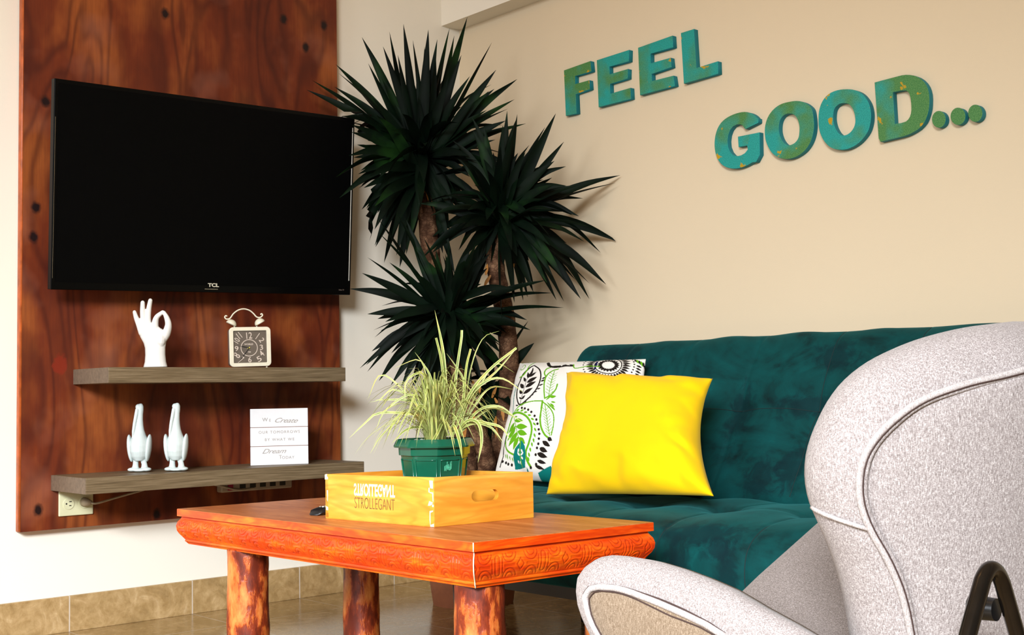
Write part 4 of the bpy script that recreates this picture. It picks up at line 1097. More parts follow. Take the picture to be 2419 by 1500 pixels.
def end_board(u0, u1):
    """upright end board with a stadium-shaped hand hole"""
    n = 12
    hole = []
    hw, hh, r = .137, .115, .115      # half length along v, half height in h
    cv, cz = .50, .565
    asp = LV / hN                      # keep the ends round
    for k in range(n + 1):
        a = -math.pi/2 + math.pi * k / n; hole.append((cv + hw - r/asp*1.0 + r/asp * math.cos(a), cz + r * math.sin(a)))
    for k in range(n + 1):
        a = math.pi/2 + math.pi * k / n; hole.append((cv - hw + r/asp + r/asp * math.cos(a), cz + r * math.sin(a)))
    bm = bmesh.new(); m_ = len(hole)
    def outer(v, z):
        # push to the board's rectangle along the ray from the hole centre
        dv, dz = v - cv, z - cz; s = 1e9
        if dv > 1e-9: s = min(s, (1 - cv) / dv)
        if dv < -1e-9: s = min(s, -cv / dv)
        if dz > 1e-9: s = min(s, (1 - cz) / dz)
        if dz < -1e-9: s = min(s, (.012 - cz) / dz)
        return cv + dv * s, cz + dz * s
    outs = [outer(*h) for h in hole]
    for c_ in ((0, .012), (0, 1), (1, .012), (1, 1)):     # snap nearest samples to the corners
        k = min(range(m_), key=lambda i: (outs[i][0] - c_[0])**2 + (outs[i][1] - c_[1])**2); outs[k] = c_
    rings = []
    for u in (u0, u1):
        rings.append(([bm.verts.new(lerp4(u, v, z)) for v, z in outs], [bm.verts.new(lerp4(u, v, z)) for v, z in hole]))
    (oa, ia), (ob, ib) = rings
    for k in range(m_):
        l = (k + 1) % m_
        bm.faces.new([oa[k], oa[l], ia[l], ia[k]]); bm.faces.new([ob[l], ob[k], ib[k], ib[l]])
        bm.faces.new([oa[l], oa[k], ob[k], ob[l]]); bm.faces.new([ia[k], ia[l], ib[l], ib[k]])
    bmesh.ops.remove_doubles(bm, verts=bm.verts, dist=1e-6)
    return bm_obj('end_board', bm, M_CRATE, crate)
end_board(1 - tu, 1); end_board(0, tu)
# pale joint filler at the corners
def patch(bm, pts, face='side'):
    vs_ = []
    nrm = Vector(((bN - bL).y, -(bN - bL).x, 0)).normalized()
    for (u, z) in pts: vs_.append(bm.verts.new(lerp4(u, 0, z) + nrm * .0004))
    bm.faces.new(vs_)
ku = 1 / 1222.0; 
def cu_(x, y): 
    u = (x - 45) / 1215.0; top = 190 + 40 * u; bot = 685 + 103 * u; return u, 1 - (y - top) / (bot - top)
for poly in [[(1212,262),(1250,265),(1250,355),(1222,350),(1215,300)], [(1205,345),(1215,345),(1215,400),(1203,395)], [(1215,392),(1252,398),(1252,412),(1220,405)], [(1240,410),(1253,410),(1253,500),(1245,498)], [(1210,492),(1250,512),(1222,545),(1195,545)], [(1235,530),(1255,535),(1255,560),(1240,560)], [(1212,605),(1248,598),(1248,612),(1222,625),(1220,760),(1255,745),(1255,782),(1218,780),(1210,700)],
             [(40,195),(70,190),(66,215),(80,225),(78,250),(40,250)], [(62,370),(78,370),(76,480),(64,480)], [(50,545),(78,560),(78,595),(52,590)], [(66,395),(78,430),(74,500),(62,470)]]:
    bm = bmesh.new(); patch(bm, [cu_(x, y) for x, y in poly]); bm_obj('joint_filler', bm, M_CHIP, crate)
# printed name, upright and mirrored below itself
fd = (bN - bL).normalized(); fn_ = Vector((fd.y, -fd.x, 0))
def print_on(u, z, txt, width, height, flip, m, name, bold):
    me = text_mesh(txt, 0.02, 1, 1, 0.00008, bold=bold)
    xs = [v.co.x for v in me.vertices]; ys = [v.co.y for v in me.vertices]
    me.transform(Matrix.Translation((-(max(xs)+min(xs))/2, -(max(ys)+min(ys))/2, 0)))
    me.transform(Matrix.Diagonal((width / (max(xs)-min(xs)), height / (max(ys)-min(ys)) * (-1 if flip else 1), 1, 1)))
    if flip: me.flip_normals()
    p = lerp4(u, 0, z) + fn_ * .0004; up = Vector((0, 0, 1))
    slope = (lerp4(u + .2, 0, z) - lerp4(u - .2, 0, z)).normalized()
    M = Matrix(((slope.x, up.x, fn_.x, p.x), (slope.y, up.y, fn_.y, p.y), (slope.z, up.z, fn_.z, p.z), (0, 0, 0, 1)))
    return join_meshes(name, [(me, M, 0)], [m], crate)
u_, z_ = cu_(617, 375); print_on(u_, z_, 'STROLLEGANT', LU * 460 / 1215, .086 * 145 / 525, True, M_WHITEPRINT, 'white_lettering', .0004)
u_, z_ = cu_(617, 524); print_on(u_, z_, 'STROLLEGANT', LU * 452 / 1215, .086 * 128 / 525, False, M_DARKPRINT, 'dark_lettering', -.0003)

# ------------------------------------------------------------------ potted grass in the crate
zc = ZT + .006
pcx, pcy = (lerp4(.50, .48, 0).x, lerp4(.50, .48, 0).y)
Dp = depth_of((pcx, pcy, .5)); pp = atd(1026, 1050, Dp); pcx, pcy = pp.x, pp.y
gp = thing('potted_plant', (pcx, pcy, zc), 'dark green plastic pot with cream-striped grassy leaves standing in the crate', 'plant')
bm = bmesh.new(); NS = 64
def oct_r(a, k):      # slightly octagonal outline
    m_ = math.pi / 8; aa = (a % (math.pi / 4)) - m_; return 1 - k * (1 - math.cos(m_) / math.cos(aa)) * 1.0
zr = pp.z
prof = [(.0, zc), (.052, zc), (.0665, zr - .022), (.0675, zr - .019), (.0710, zr - .019), (.0718, zr - .004), (.0805, zr - .004), (.0815, zr - .001), (.0765, zr + .009), (.0735, zr + .012), (.070, zr + .009), (.066, zr - .004), (.0, zr - .004)]
rg = []
for r, z in prof:
    if r == 0: rg.append([bm.verts.new((pcx, pcy, z))]); continue
    rg.append([bm.verts.new((pcx + r * oct_r(a + .55, 1.0) * math.cos(a), pcy + r * oct_r(a + .55, 1.0) * math.sin(a), z)) for a in [2*math.pi*k/NS for k in range(NS)]])
for a, b in zip(rg, rg[1:]):
    for k in range(NS):
        l = (k+1) % NS
        if len(a) == 1: bm.faces.new([a[0], b[l], b[k]])
        elif len(b) == 1: bm.faces.new([a[k], a[l], b[0]])
        else: bm.faces.new([a[k], a[l], b[l], b[k]])
auto_smooth(bm_obj('pot', bm, M_POT, gp), 25)
# raised frames on the pot's flats and a pale scuff
toC = math.atan2(CAM[1] - pcy, CAM[0] - pcx)
def potpt(a, z, out=.0006):
    t = (z - zc) / (zr - .022 - zc); r = (.052 + (.0665 - .052) * t) * oct_r(a + .55, 1.0) + out; return Vector((pcx + r * math.cos(a), pcy + r * math.sin(a), z))
bm = bmesh.new()
for k in range(8):
    a0 = k * math.pi / 4 - .55
    for da in (.06, math.pi/4 - .06):
        tube_bm(bm, [potpt(a0 + da, zc + .004), potpt(a0 + da, zr - .026)], .0012, 6)
    tube_bm(bm, [potpt(a0 + .06 + (math.pi/4 - .12) * q / 4, zr - .028) for q in range(5)], .0012, 6)
bm_obj('raised_ribs', bm, M_POT, gp, True)
bm = bmesh.new(); rnd = random.Random(4)
for k in range(9):
    a = toC + .30 + k * .030; z0 = zr - .050 + rnd.uniform(0, .003) + k * .0002; z1 = z0 + .013 + rnd.uniform(-.004, .004)
    v = [bm.verts.new(potpt(a, z0, .0012)), bm.verts.new(potpt(a + .034, z0, .0012)), bm.verts.new(potpt(a + .034, z1, .0012)), bm.verts.new(potpt(a, z1, .0012))]; bm.faces.new(v)
bm_obj('scuff_mark', bm, M_POTSCUFF, gp)
bm = bmesh.new(); rnd = random.Random(9)
for k in range(150):
    r = .062 * math.sqrt(rnd.random()); a = rnd.uniform(0, 6.283); s = rnd.uniform(.004, .0095)
    M_ = Matrix.Translation((pcx + r*math.cos(a), pcy + r*math.sin(a), zr + rnd.uniform(.0, .006))) @ Matrix.Rotation(rnd.uniform(0, 3), 4, Vector((rnd.random(), rnd.random(), rnd.random()+.1)).normalized()) @ Matrix.Diagonal((s, s * rnd.uniform(.5, .9), s * rnd.uniform(.4, .8), 1))
    bmesh.ops.create_icosphere(bm, subdivisions=1, radius=1, matrix=M_)
g_ = bm_obj('stones', bm, M_GRAVEL, gp); g_['kind'] = 'stuff'
# leaves
V_, F_, A_ = [], [], []
def blade(P, w, nrm_hint, curl=.25, n=14, cut=False, V=None, F=None, A=None):
    w *= .78
    q = resample(catmull(P, 6), n); base = len(V)
    for i, p in enumerate(q):
        d = (q[min(i+1, n-1)] - q[max(i-1, 0)]).normalized(); s = d.cross(nrm_hint)
        if s.length < 1e-4: s = d.cross(Vector((1, 0, 0)))
        s.normalize(); nn = s.cross(d); t = i / (n - 1)
        ww = w * (min(1, .45 + 1.4 * t) if t < .4 else 1) * ((1 - max(0, (t - .55) / .45) ** 1.6) if not cut else (1 - .3 * t)) + .00015
        for a_ in (-1, -.4, .4, 1):
            V.append(p + s * (a_ * ww / 2) + nn * (abs(a_) * ww * curl)); A.append(abs(a_))
    for i in range(n - 1):
        for k in range(3): a = base + i*4 + k; F.append((a, a+1, a+5, a+4))
B0 = Vector((pcx, pcy, zr + .002))
rnd = random.Random(21)
def arcblade(a, reach, up, droop, w, cut=False):
    r0 = rnd.uniform(0, .022); d = Vector((math.cos(a), math.sin(a), 0))
    b = B0 + d * r0
    P = [b, b + d * reach * .18 + Vector((0, 0, up * .62)), b + d * reach * .5 + Vector((0, 0, up)), b + d * reach * .8 + Vector((0, 0, up - droop * .4)), b + d * reach + Vector((0, 0, up - droop))]
    h = Vector((rnd.uniform(-.4, .4), rnd.uniform(-.4, .4), 1)) - d * .3
    blade(P, w, h.normalized() if rnd.random() < .7 else (Vector(CAM) - b).normalized().cross(Vector((0, 0, .2))) + Vector((0, 0, 1)), .2, 14, cut, V_, F_, A_)
for k in range(230):
    a = rnd.uniform(0, 6.283); typ = rnd.random()
    if typ < .45: arcblade(a, rnd.uniform(.02, .07), rnd.uniform(.08, .15), rnd.uniform(0, .02), rnd.uniform(.003, .0055))
    elif typ < .85: arcblade(a, rnd.uniform(.07, .13), rnd.uniform(.06, .13), rnd.uniform(.02, .06), rnd.uniform(.003, .0055))
    else: arcblade(a, rnd.uniform(.10, .15), rnd.uniform(.04, .07), rnd.uniform(.03, .07), rnd.uniform(.003, .005))
def pxblade(pts, w, dd=0.0, cut=False):
    P = [atd(x, y, Dp + dd * i / (len(pts)-1)) for i, (x, y) in enumerate(pts)]
    blade(P, w, (Vector(CAM) - P[1]).normalized() + Vector((0, 0, .15)), .15, 18, cut, V_, F_, A_)
for pts, w, dd, cut in [([(1055,1030),(1052,900),(1045,820),(1027,733)], .0085, 0, False), ([(1050,1030),(1050,930),(1042,850),(1030,798)], .007, -.02, True), ([(1070,1030),(1076,900),(1090,800),(1091,780)], .008, .01, True), ([(1090,1030),(1100,880),(1112,824)], .007, -.02, True),
        ([(1070,1030),(1110,930),(1160,870),(1220,822)], .008, -.03, True), ([(1060,1030),(1100,940),(1170,880),(1222,820)], .006, .03, False),
        ([(1040,1030),(960,930),(900,885),(868,945)], .004, .03, False), ([(1040,1030),(980,950),(930,920),(895,945),(872,950)], .004, 0, False),
        ([(1050,1030),(1000,985),(900,975),(862,1000),(824,1036)], .006, -.03, False), ([(1050,1030),(1000,960),(958,945),(885,945)], .007, .02, False), ([(1040,1030),(985,960),(970,930),(910,970),(887,1018)], .005, -.02, False),
        ([(1060,1030),(1010,930),(1000,880),(960,900),(957,955)], .0065, -.04, False), ([(1050,1030),(1020,900),(1000,860),(980,832)], .006, 0, False), ([(1060,1030),(1000,960),(982,975),(978,1012)], .006, -.05, False),
        ([(1080,1030),(1110,940),(1150,900),(1190,895),(1238,928)], .006, -.02, False), ([(1080,1030),(1120,960),(1160,915),(1215,920)], .005, .03, False), ([(1080,1030),(1130,970),(1180,960),(1222,990)], .006, -.03, False), ([(1080,1030),(1140,975),(1175,965),(1240,1000)], .005, 0, False),
        ([(1080,1020),(1120,995),(1150,1000),(1185,1010),(1207,1042)], .007, -.05, False), ([(1075,1020),(1120,1000),(1160,1010),(1190,1046)], .006, -.04, False), ([(1080,1020),(1105,993),(1130,1000),(1138,1040),(1129,1093)], .008, -.075, False), ([(1068,1020),(1072,1005),(1085,1040),(1092,1084)], .008, -.085, False),
        ([(1058,1015),(1045,1000),(1035,1020),(1023,1042)], .009, -.07, True), ([(1050,1030),(1000,1010),(960,1015),(925,1048)], .006, -.04, False), ([(1060,1020),(1090,960),(1095,900),(1080,870),(1055,835)], .005, 0, False), ([(1080,1030),(1130,920),(1170,860),(1215,880)], .004, .03, False),
        ([(1090,1030),(1110,880),(1140,800),(1180,782)], .003, .04, False), ([(1050,1020),(1010,900),(990,850),(930,870)], .003, .03, False)]:
    pxblade(pts, w, dd, cut)
me = bpy.data.meshes.new('foliage'); me.from_pydata([tuple(v) for v in V_], [], F_)
at_ = me.attributes.new('across', 'FLOAT', 'POINT'); at_.data.foreach_set('value', A_)
finish('foliage', me, M_SPIDER, gp, True)

# ------------------------------------------------------------------ tall yucca in the corner
yu = thing('yucca_plant', (0.48, -0.30, 0), 'tall dark yucca with several bare canes standing in the corner', 'plant')
rnd = random.Random(77)
# planter
bm = bmesh.new()
prof = [(.0, 0), (.12, 0), (.155, .24), (.165, .24), (.168, .28), (.152, .28), (.145, .25), (0, .25)]
rg = []
for r, z in prof:
    rg.append([bm.verts.new((.47, -.29, z))] if r == 0 else [bm.verts.new((.47 + r*math.cos(2*math.pi*k/40), -.29 + r*math.sin(2*math.pi*k/40), z)) for k in range(40)])
for a, b in zip(rg, rg[1:]):
    for k in range(40):
        l = (k+1) % 40
        if len(a) == 1: bm.faces.new([a[0], b[l], b[k]])
        elif len(b) == 1: bm.faces.new([a[k], a[l], b[0]])
        else: bm.faces.new([a[k], a[l], b[l], b[k]])
auto_smooth(bm_obj('planter', bm, M_TERRA, yu), 30)
def yp(px, py, D): return atd(px, py, D)
DA, DB, DC = 3.86, 3.74, 3.62
def cane(pts, D0, r0, r1):
    P = catmull([yp(x, y, D) for x, y, D in pts], 10); n = 20; nv = len(P); verts = []
    for j, p in enumerate(P):
        d = (P[min(j+1, nv-1)] - P[max(j-1, 0)]).normalized(); s, u = frame_at(d, Vector((1, 0, 0))); t = j / (nv-1); r = r0 + (r1 - r0) * t
        for k in range(n):
            a = 2*math.pi*k/n; rr = r * (1 + .10 * math.sin(j * 1.9) * .4 + .10 * noise.noise(Vector((math.cos(a)*2, math.sin(a)*2, j * .7)))); verts.append(p + (s*math.cos(a) + u*math.sin(a)) * rr)
    faces = [(j*n+k, j*n+(k+1) % n, (j+1)*n+(k+1) % n, (j+1)*n+k) for j in range(nv-1) for k in range(n)] + [tuple(range(n))[::-1], tuple((nv-1)*n+k for k in range(n))]
    return mesh_obj('cane', verts, faces, M_TRUNK, yu, True)
base1 = Vector((.47, -.29, .24))
def px_of(p):
    c = W2C @ (np.array(p) - CAM); return c[0]/c[2]*F_PX + CX, c[1]/c[2]*F_PX + CY
bx_, by_ = px_of(base1)
Db = depth_of(base1)
cane([(bx_ - 10, by_, Db), (1100, 1060, 3.70), (1082, 940, 3.74), (1045, 760, 3.82), (1018, 600, 3.86), (1005, 470, 3.87), (998, 380, 3.87)], 0, .034, .026)
cane([(bx_ + 25, by_, Db), (1185, 1060, 3.72), (1203, 900, 3.74), (1195, 760, 3.75), (1172, 640, 3.75), (1165, 540, 3.75)], 0, .033, .026)
cane([(bx_ + 5, by_, Db - .03), (1150, 1100, 3.62), (1118, 990, 3.60), (1085, 880, 3.62), (1068, 780, 3.62)], 0, .028, .022)
cane([(bx_ + 15, by_, Db + .03), (1172, 1110, 3.80), (1160, 1010, 3.82), (1150, 930, 3.82)], 0, .026, .022)
def yleaf(V, F, b, tip, w, lift, face):
    m1 = b.lerp(tip, .33) + lift * .55; m2 = b.lerp(tip, .68) + lift * .75
    q = resample(catmull([b, m1, m2, tip], 6), 16); n = 16; base = len(V)
    for i, p in enumerate(q):
        d = (q[min(i+1, n-1)] - q[max(i-1, 0)]).normalized(); s = d.cross(face)
        if s.length < 1e-3: s = d.cross(Vector((0, 0, 1)))
        s.normalize(); nn = s.cross(d); t = i / (n-1)
        ww = w * (.38 + .62 * math.sin(min(1, t / .55) * math.pi / 2)) * (1 - max(0, (t - .45) / .55) ** 1.7) + .0004
        for a_ in (-1, 0, 1): V.append(clampw(p + s * (a_ * ww / 2) + nn * (abs(a_) * ww * .22)))
    for i in range(n - 1):
        for k in range(2): a = base + i*3 + k; F.append((a, a+1, a+4, a+3))
def clampw(p):
    x, y, z = p
    if x < .008: x = .008 + .02 * (1 - math.exp((x - .008) * 3)) * .2
    lim = YW - .008 if z < HZ - .01 else -.008
    if y > lim: y = lim - .001
    if PX + .0 > x and -1.48 < y < -.462 and z > .27: x = PX + .004 + max(0, x) * .05
    if x < .245 and -1.45 < y < -.485 and .90 < z < 1.50: x = .25 + (x * .02)
    return Vector((x, y, z))
def rosette(cx_, cy_, D, tips, nfill, Lr, wpx, spread_y=40, down=0.5, seed=0):
    r_ = random.Random(seed); V, F = [], []
    for (tx, ty) in tips:
        dy = r_.uniform(-spread_y, spread_y * .8)
        b = yp(cx_ + r_.uniform(-8, 8) + (tx - cx_) * .05, cy_ + dy * (.5 if ty < cy_ else 1.0), D + r_.uniform(-.015, .015))
        L = math.hypot(tx - cx_, ty - cy_) * D / F_PX
        dd = r_.uniform(-.20, .12) * (1 if L < .28 else .55)
        tip = yp(tx, ty, D + dd)
        side = 1 if ty > cy_ else .35
        lift = Vector((0, 0, 1)) * L * r_.uniform(.04, .14) * side
        face = (Vector(CAM) - b).normalized() * r_.uniform(.5, 1) + Vector((r_.uniform(-.7, .7), r_.uniform(-.7, .7), r_.uniform(.0, .8)))
        yleaf(V, F, b, tip, wpx * r_.uniform(.85, 1.15) * D / F_PX, lift, face.normalized())
    for k in range(nfill):
        th = r_.uniform(0, 6.283); el = math.radians(r_.uniform(-72, 80)); L = r_.uniform(*Lr)
        b = yp(cx_, cy_ + r_.uniform(-spread_y, spread_y), D)
        dv = Vector((math.cos(th) * math.cos(el), math.sin(th) * math.cos(el), math.sin(el)))
        tip = b + dv * L + Vector((0, 0, -down * L * .15))
        lift = Vector((0, 0, 1)) * L * .10
        face = Vector((r_.uniform(-1, 1), r_.uniform(-1, 1), 1)).normalized() if r_.random() < .5 else (Vector(CAM) - b).normalized()
        yleaf(V, F, b, tip, wpx * r_.uniform(.8, 1.1) * D / F_PX, lift, face)
    return mesh_obj('leaf_rosette', V, F, M_YUCCA, yu, True)
tipsA = [(855,88),(920,75),(953,57),(975,95),(1012,70),(1033,93),(1062,66),(1104,40),(1073,84),(1162,100),(1172,165),(1222,187),(1168,210),(1155,215),(793,152),(800,173),(790,205),(738,190),(724,212),(795,278),(830,312),(832,345),(835,372),(834,408),(838,447),(832,500),(848,532),(855,573),(885,542),(915,492),(868,480),(1242,292),(1200,257),(1195,285),(960,600),(905,110),(1003,110),(1050,140),(1090,130),(1110,180),(870,150),(880,230),(1150,260),(1170,330),(925,560),(978,540),(1060,520),(1085,470),(1030,140),(985,150),(1120,240),(850,260),(860,330),(850,400),(1130,380),(940,130),(1060,180),(900,180),(1215,235)]
tipsB = [(1313,268),(1288,300),(1332,335),(1222,270),(1198,262),(1145,300),(1183,345),(1310,380),(1465,414),(1454,432),(1368,437),(1313,434),(1462,571),(1419,597),(1390,535),(1432,672),(1392,706),(1393,670),(1372,706),(1332,712),(1292,668),(1306,652),(1260,690),(1236,710),(1240,560),(1159,622),(1080,478),(1060,460),(1040,500),(1020,560),(1150,520),(1255,350),(1230,400),(1165,360),(1100,560),(1090,610),(1280,470),(1340,500),(1300,560),(1330,600),(1200,640),(1130,600),(1210,330),(1120,400),(1270,380),(1075,540),(1290,520),(1350,640),(1180,660)]
tipsC = [(892,514),(895,550),(868,608),(855,645),(938,503),(960,520),(920,620),(826,682),(868,742),(882,780),(885,797),(878,830),(850,870),(865,862),(868,878),(895,900),(935,842),(955,886),(972,902),(1022,862),(1305,692),(1332,727),(1290,662),(1080,640),(1112,640),(1125,575),(1030,590),(1245,756),(1180,830),(1150,862),(1000,560),(1060,570),(1120,620),(990,620),(940,700),(1200,700),(1000,800),(1040,830),(1100,820),(1130,800),(910,760),(950,800)]
rosette(998, 385, 3.86, tipsA, 120, (.16, .32), 24, 45, .5, 5)
rosette(1180, 510, 3.74, tipsB, 110, (.14, .30), 24, 40, .6, 6)
rosette(1062, 745, 3.62, tipsC, 95, (.12, .27), 24, 30, .7, 7)
tipsD = [(1262,810),(1248,758),(1130,1085),(1160,1105),(1192,1020),(1105,1040),(1190,1085),(1210,960),(1142,1000),(1175,1060),(1225,870),(1120,1100),(1096,960)]
rosette(1165, 905, 3.80, tipsD, 6, (.08, .15), 26, 35, .8, 8)
V, F = [], []
yleaf(V, F, yp(1215, 1000, 3.80), yp(1378, 848, 3.80), 14 * 3.8 / F_PX, Vector((0, 0, .03)), (Vector(CAM) - yp(1215, 1000, 3.8)).normalized())
mesh_obj('stray_leaf', V, F, M_YUCCA, yu, True)
r_ = random.Random(3)
for (x, y, D) in [(1000, 455, 3.83), (1000, 440, 3.83), (1205, 635, 3.71), (1215, 625, 3.71), (1150, 650, 3.71), (1120, 905, 3.58), (1160, 940, 3.76), (1200, 930, 3.71), (1195, 960, 3.71), (1070, 800, 3.58), (1105, 1000, 3.57), (1180, 1010, 3.7)]:
    for s_ in range(2):
        V, F = [], []
        b = yp(x + r_.uniform(-12, 12), y, D); yleaf(V, F, b, b + Vector((r_.uniform(-.02, .02), r_.uniform(-.02, .02), r_.uniform(-.06, .04))), .010, Vector((0, 0, .004)), (Vector(CAM) - b).normalized()); mesh_obj('dry_leaf', V, F, M_DRYLEAF, yu, True)

# ------------------------------------------------------------------ lounge chair
YC = -1.148
chair = thing('lounge_chair', (2.35, YC, 0), 'light grey tweed winged lounge chair seen from behind at the right', 'chair')
def shell_x(y, z):
    s = (y - YC) / .295
    return 2.615 - .155 * s * s + .16 * (z - .5)
def on_shell(px, py, off=0.0):
    d = ray(px, py); lo = .5
    while True:
        p = CAM + d * lo
        if p[0] <= shell_x(p[1], p[2]) + off or lo > 2.2: break
        lo += .01
    hi = lo; lo -= .01
    for _ in range(30):
        t = (lo + hi) / 2; p = CAM + d * t
        if p[0] > shell_x(p[1], p[2]) + off: lo = t
        else: hi = t
    return Vector(CAM + d * t)
out_px = [(2075, 1640), (2052, 1590), (2035, 1540), (2024, 1480), (2010, 1420), (1992, 1360), (1968, 1300), (1942, 1245), (1922, 1200), (1912, 1150), (1913, 1100), (1922, 1060), (1940, 1015), (1970, 958), (2010, 908), (2065, 866), (2125, 836), (2200, 808), (2280, 788), (2350, 776), (2419, 769)]
pip_px = [(2160, 1640), (2150, 1590), (2142, 1540), (2134, 1485), (2122, 1420), (2104, 1360), (2080, 1305), (2052, 1255), (2030, 1205), (2020, 1160), (2021, 1110), (2032, 1068), (2055, 1030), (2090, 992), (2135, 955), (2185, 928), (2240, 908), (2300, 890), (2360, 876), (2419, 862)]
oc = [on_shell(x, y, -.012) for x, y in out_px]; pc2 = [on_shell(x, y, .016) for x, y in pip_px]
def with_mirror(c, top_add):
    """close the traced left half over the top centre and mirror it"""
    top = Vector((0, YC, c[-1].z + top_add)); top.x = shell_x(YC, top.z) + (c[-1].x - shell_x(c[-1].y, c[-1].z))
    half = resample(catmull(c + [top], 4), 60)
    return half + [Vector((p.x, 2*YC - p.y, p.z)) for p in half[-2::-1]]
OUT = with_mirror(oc, .004); PIP = with_mirror(pc2, .006); NO = len(OUT)
def nrm_at(p):
    s = (p.y - YC) / .295; n = Vector((1, .31 * s / .295, -.16)); return n.normalized()
bm = bmesh.new()
def ring(pts): return [bm.verts.new(p) for p in pts]
cenP = sum(PIP, Vector()) / NO
rows = []
# front edge of the shell (room side), silhouette, bulging rim, piping line
inner = [a.lerp(b, .30) - nrm_at(a) * .075 for a, b in zip(OUT, PIP)]
rows.append(inner)
rows.append([a.lerp(b, .06) - nrm_at(a) * .050 for a, b in zip(OUT, PIP)])
for k in range(0, 9):
    t = k / 8; ang = math.pi / 2 * t
    rows.append([a.lerp(b, 1 - math.cos(ang) if k < 8 else 1.0) + nrm_at(a) * (-.018 * (1 - t) + .020 * math.sin(ang * 1.0) + .008 * math.sin(math.pi * t) + (.004 * noise.noise(a * 22) if 0 < k < 8 else 0)) for a, b in zip(OUT, PIP)])
rv = [ring(r) for r in rows]
for a, b in zip(rv, rv[1:]):
    for k in range(NO - 1): bm.faces.new([a[k], a[k+1], b[k+1], b[k]])
bm_obj('back_rim', bm, M_TWEED, chair, True)
rim_in = rows[-1]
# outer back panel, filled between the left and right halves of the piping line
half = (NO + 1) // 2
nuP = 40
def panel_fn(u, v):
    i = v * (half - 1); k = int(min(half - 2, i)); f_ = i - k
    a = rim_in[k].lerp(rim_in[k+1], f_); b = rim_in[NO-1-k].lerp(rim_in[NO-2-k], f_)
    y = a.y + (b.y - a.y) * u; z = a.z + (b.z - a.z) * u
    off = (a.x - shell_x(a.y, a.z)); p = Vector((shell_x(y, z) + off, y, z))
    e = min(u, 1 - u, (1 - v) * .9 + .02) ; puff = .012 * (1 - math.exp(-e * 14))
    return p + nrm_at(p) * (puff - .004)
grid_obj('back_panel', panel_fn, nuP, 90, M_TWEED, chair)
def cord(pts, r, m, name, wob=0.0, seed=0):
    bm = bmesh.new(); P = [p + Vector((0, 0, 1)) * wob * noise.noise(Vector((i * .21, seed, 0))) + nrm_at(p) * wob * .5 * noise.noise(Vector((i * .17, seed, 5))) for i, p in enumerate(pts)]
    tube_bm(bm, P, r, 10); return bm_obj(name, bm, m, chair, True)
P1 = [p + nrm_at(p) * .003 for p in rim_in]
P2 = [p.lerp(cenP, .030) + nrm_at(p) * .006 for p in rim_in]
cord(P1, .0042, M_PIPING, 'piping', .0016, 1); cord(P2, .0034, M_TWEED, 'piping', .0018, 2)
cord([p.lerp(q, -.10) + nrm_at(p) * .0015 for p, q in zip(P1, P2)], .0013, M_STITCH, 'seam', .001, 1)
cord([p.lerp(q, .55) + nrm_at(p) * .0035 for p, q in zip(P1, P2)], .0011, M_STITCH, 'seam', .0012, 1)
# short cross seam on the rim
def rim_pt(i, t):
    k = t * 8; j = int(min(7, k)); return rows[2+j][i].lerp(rows[3+j][i], k - j)
ic = min(range(half), key=lambda i: abs(px_of(OUT[i])[1] - 1200))
cord([rim_pt(ic, t / 10) + nrm_at(OUT[ic]) * .0035 for t in range(0, 11)], .0026, M_PIPING, 'cross_seam')
# inner upholstery (room side of back), shade painted into its cloth colour
inn = [p for p in inner]
def inner_fn(u, v):
    i = v * (half - 1); k = int(min(half - 2, i)); f_ = i - k
    a = inn[k].lerp(inn[k+1], f_); b = inn[NO-1-k].lerp(inn[NO-2-k], f_)
    y = a.y + (b.y - a.y) * u; z = a.z + (b.z - a.z) * u; off = (a.x - shell_x(a.y, a.z)); p = Vector((shell_x(y, z) + off, y, z))
    return p + nrm_at(p) * (-.02 * math.sin(math.pi * u) ** .5 * min(1, (1 - v) * 8))
grid_obj('inner_back', inner_fn, 30, 60, M_TWEED_SHADE, chair)

# arms: rounded lobes, traced once on the near side and mirrored for the far side
top_px = [(1374,1389),(1377,1357),(1392,1335),(1419,1316),(1449,1311),(1486,1314),(1536,1322),(1598,1340),(1660,1363),(1722,1390),(1796,1434),(1870,1473),(1960,1525),(2010,1570)]
pipa_px = [(1387,1420),(1387,1404),(1399,1390),(1419,1386),(1454,1388),(1476,1393),(1498,1400),(1560,1424),(1622,1451),(1672,1475),(1730,1512),(1790,1555),(1850,1600),(1900,1650)]
low_px = [(1374,1389),(1377,1419),(1387,1451),(1399,1478),(1420,1520),(1450,1570),(1500,1630),(1580,1700),(1680,1760)]
plow_px = [(1387,1420),(1392,1446),(1402,1472),(1422,1510),(1452,1556),(1502,1612),(1580,1676),(1680,1730)]
YA = YC - .295    # outer face of the near arm
def arm_curves(mir):
    T = resample([ony(x, y, YA + .035) for x, y in top_px], 50); PT = resample([ony(x, y, YA) for x, y in pipa_px], 50)
    Lw = resample([ony(x, y, YA + .035) for x, y in low_px], 36); PL = resample([ony(x, y, YA) for x, y in plow_px], 36)
    O_ = Lw[::-1] + T[1:]; I_ = PL[::-1] + PT[1:]
    if mir: O_ = [Vector((p.x + .09, 2*YC - p.y, p.z - .012)) for p in O_]; I_ = [Vector((p.x + .09, 2*YC - p.y, p.z - .012)) for p in I_]
    return O_, I_
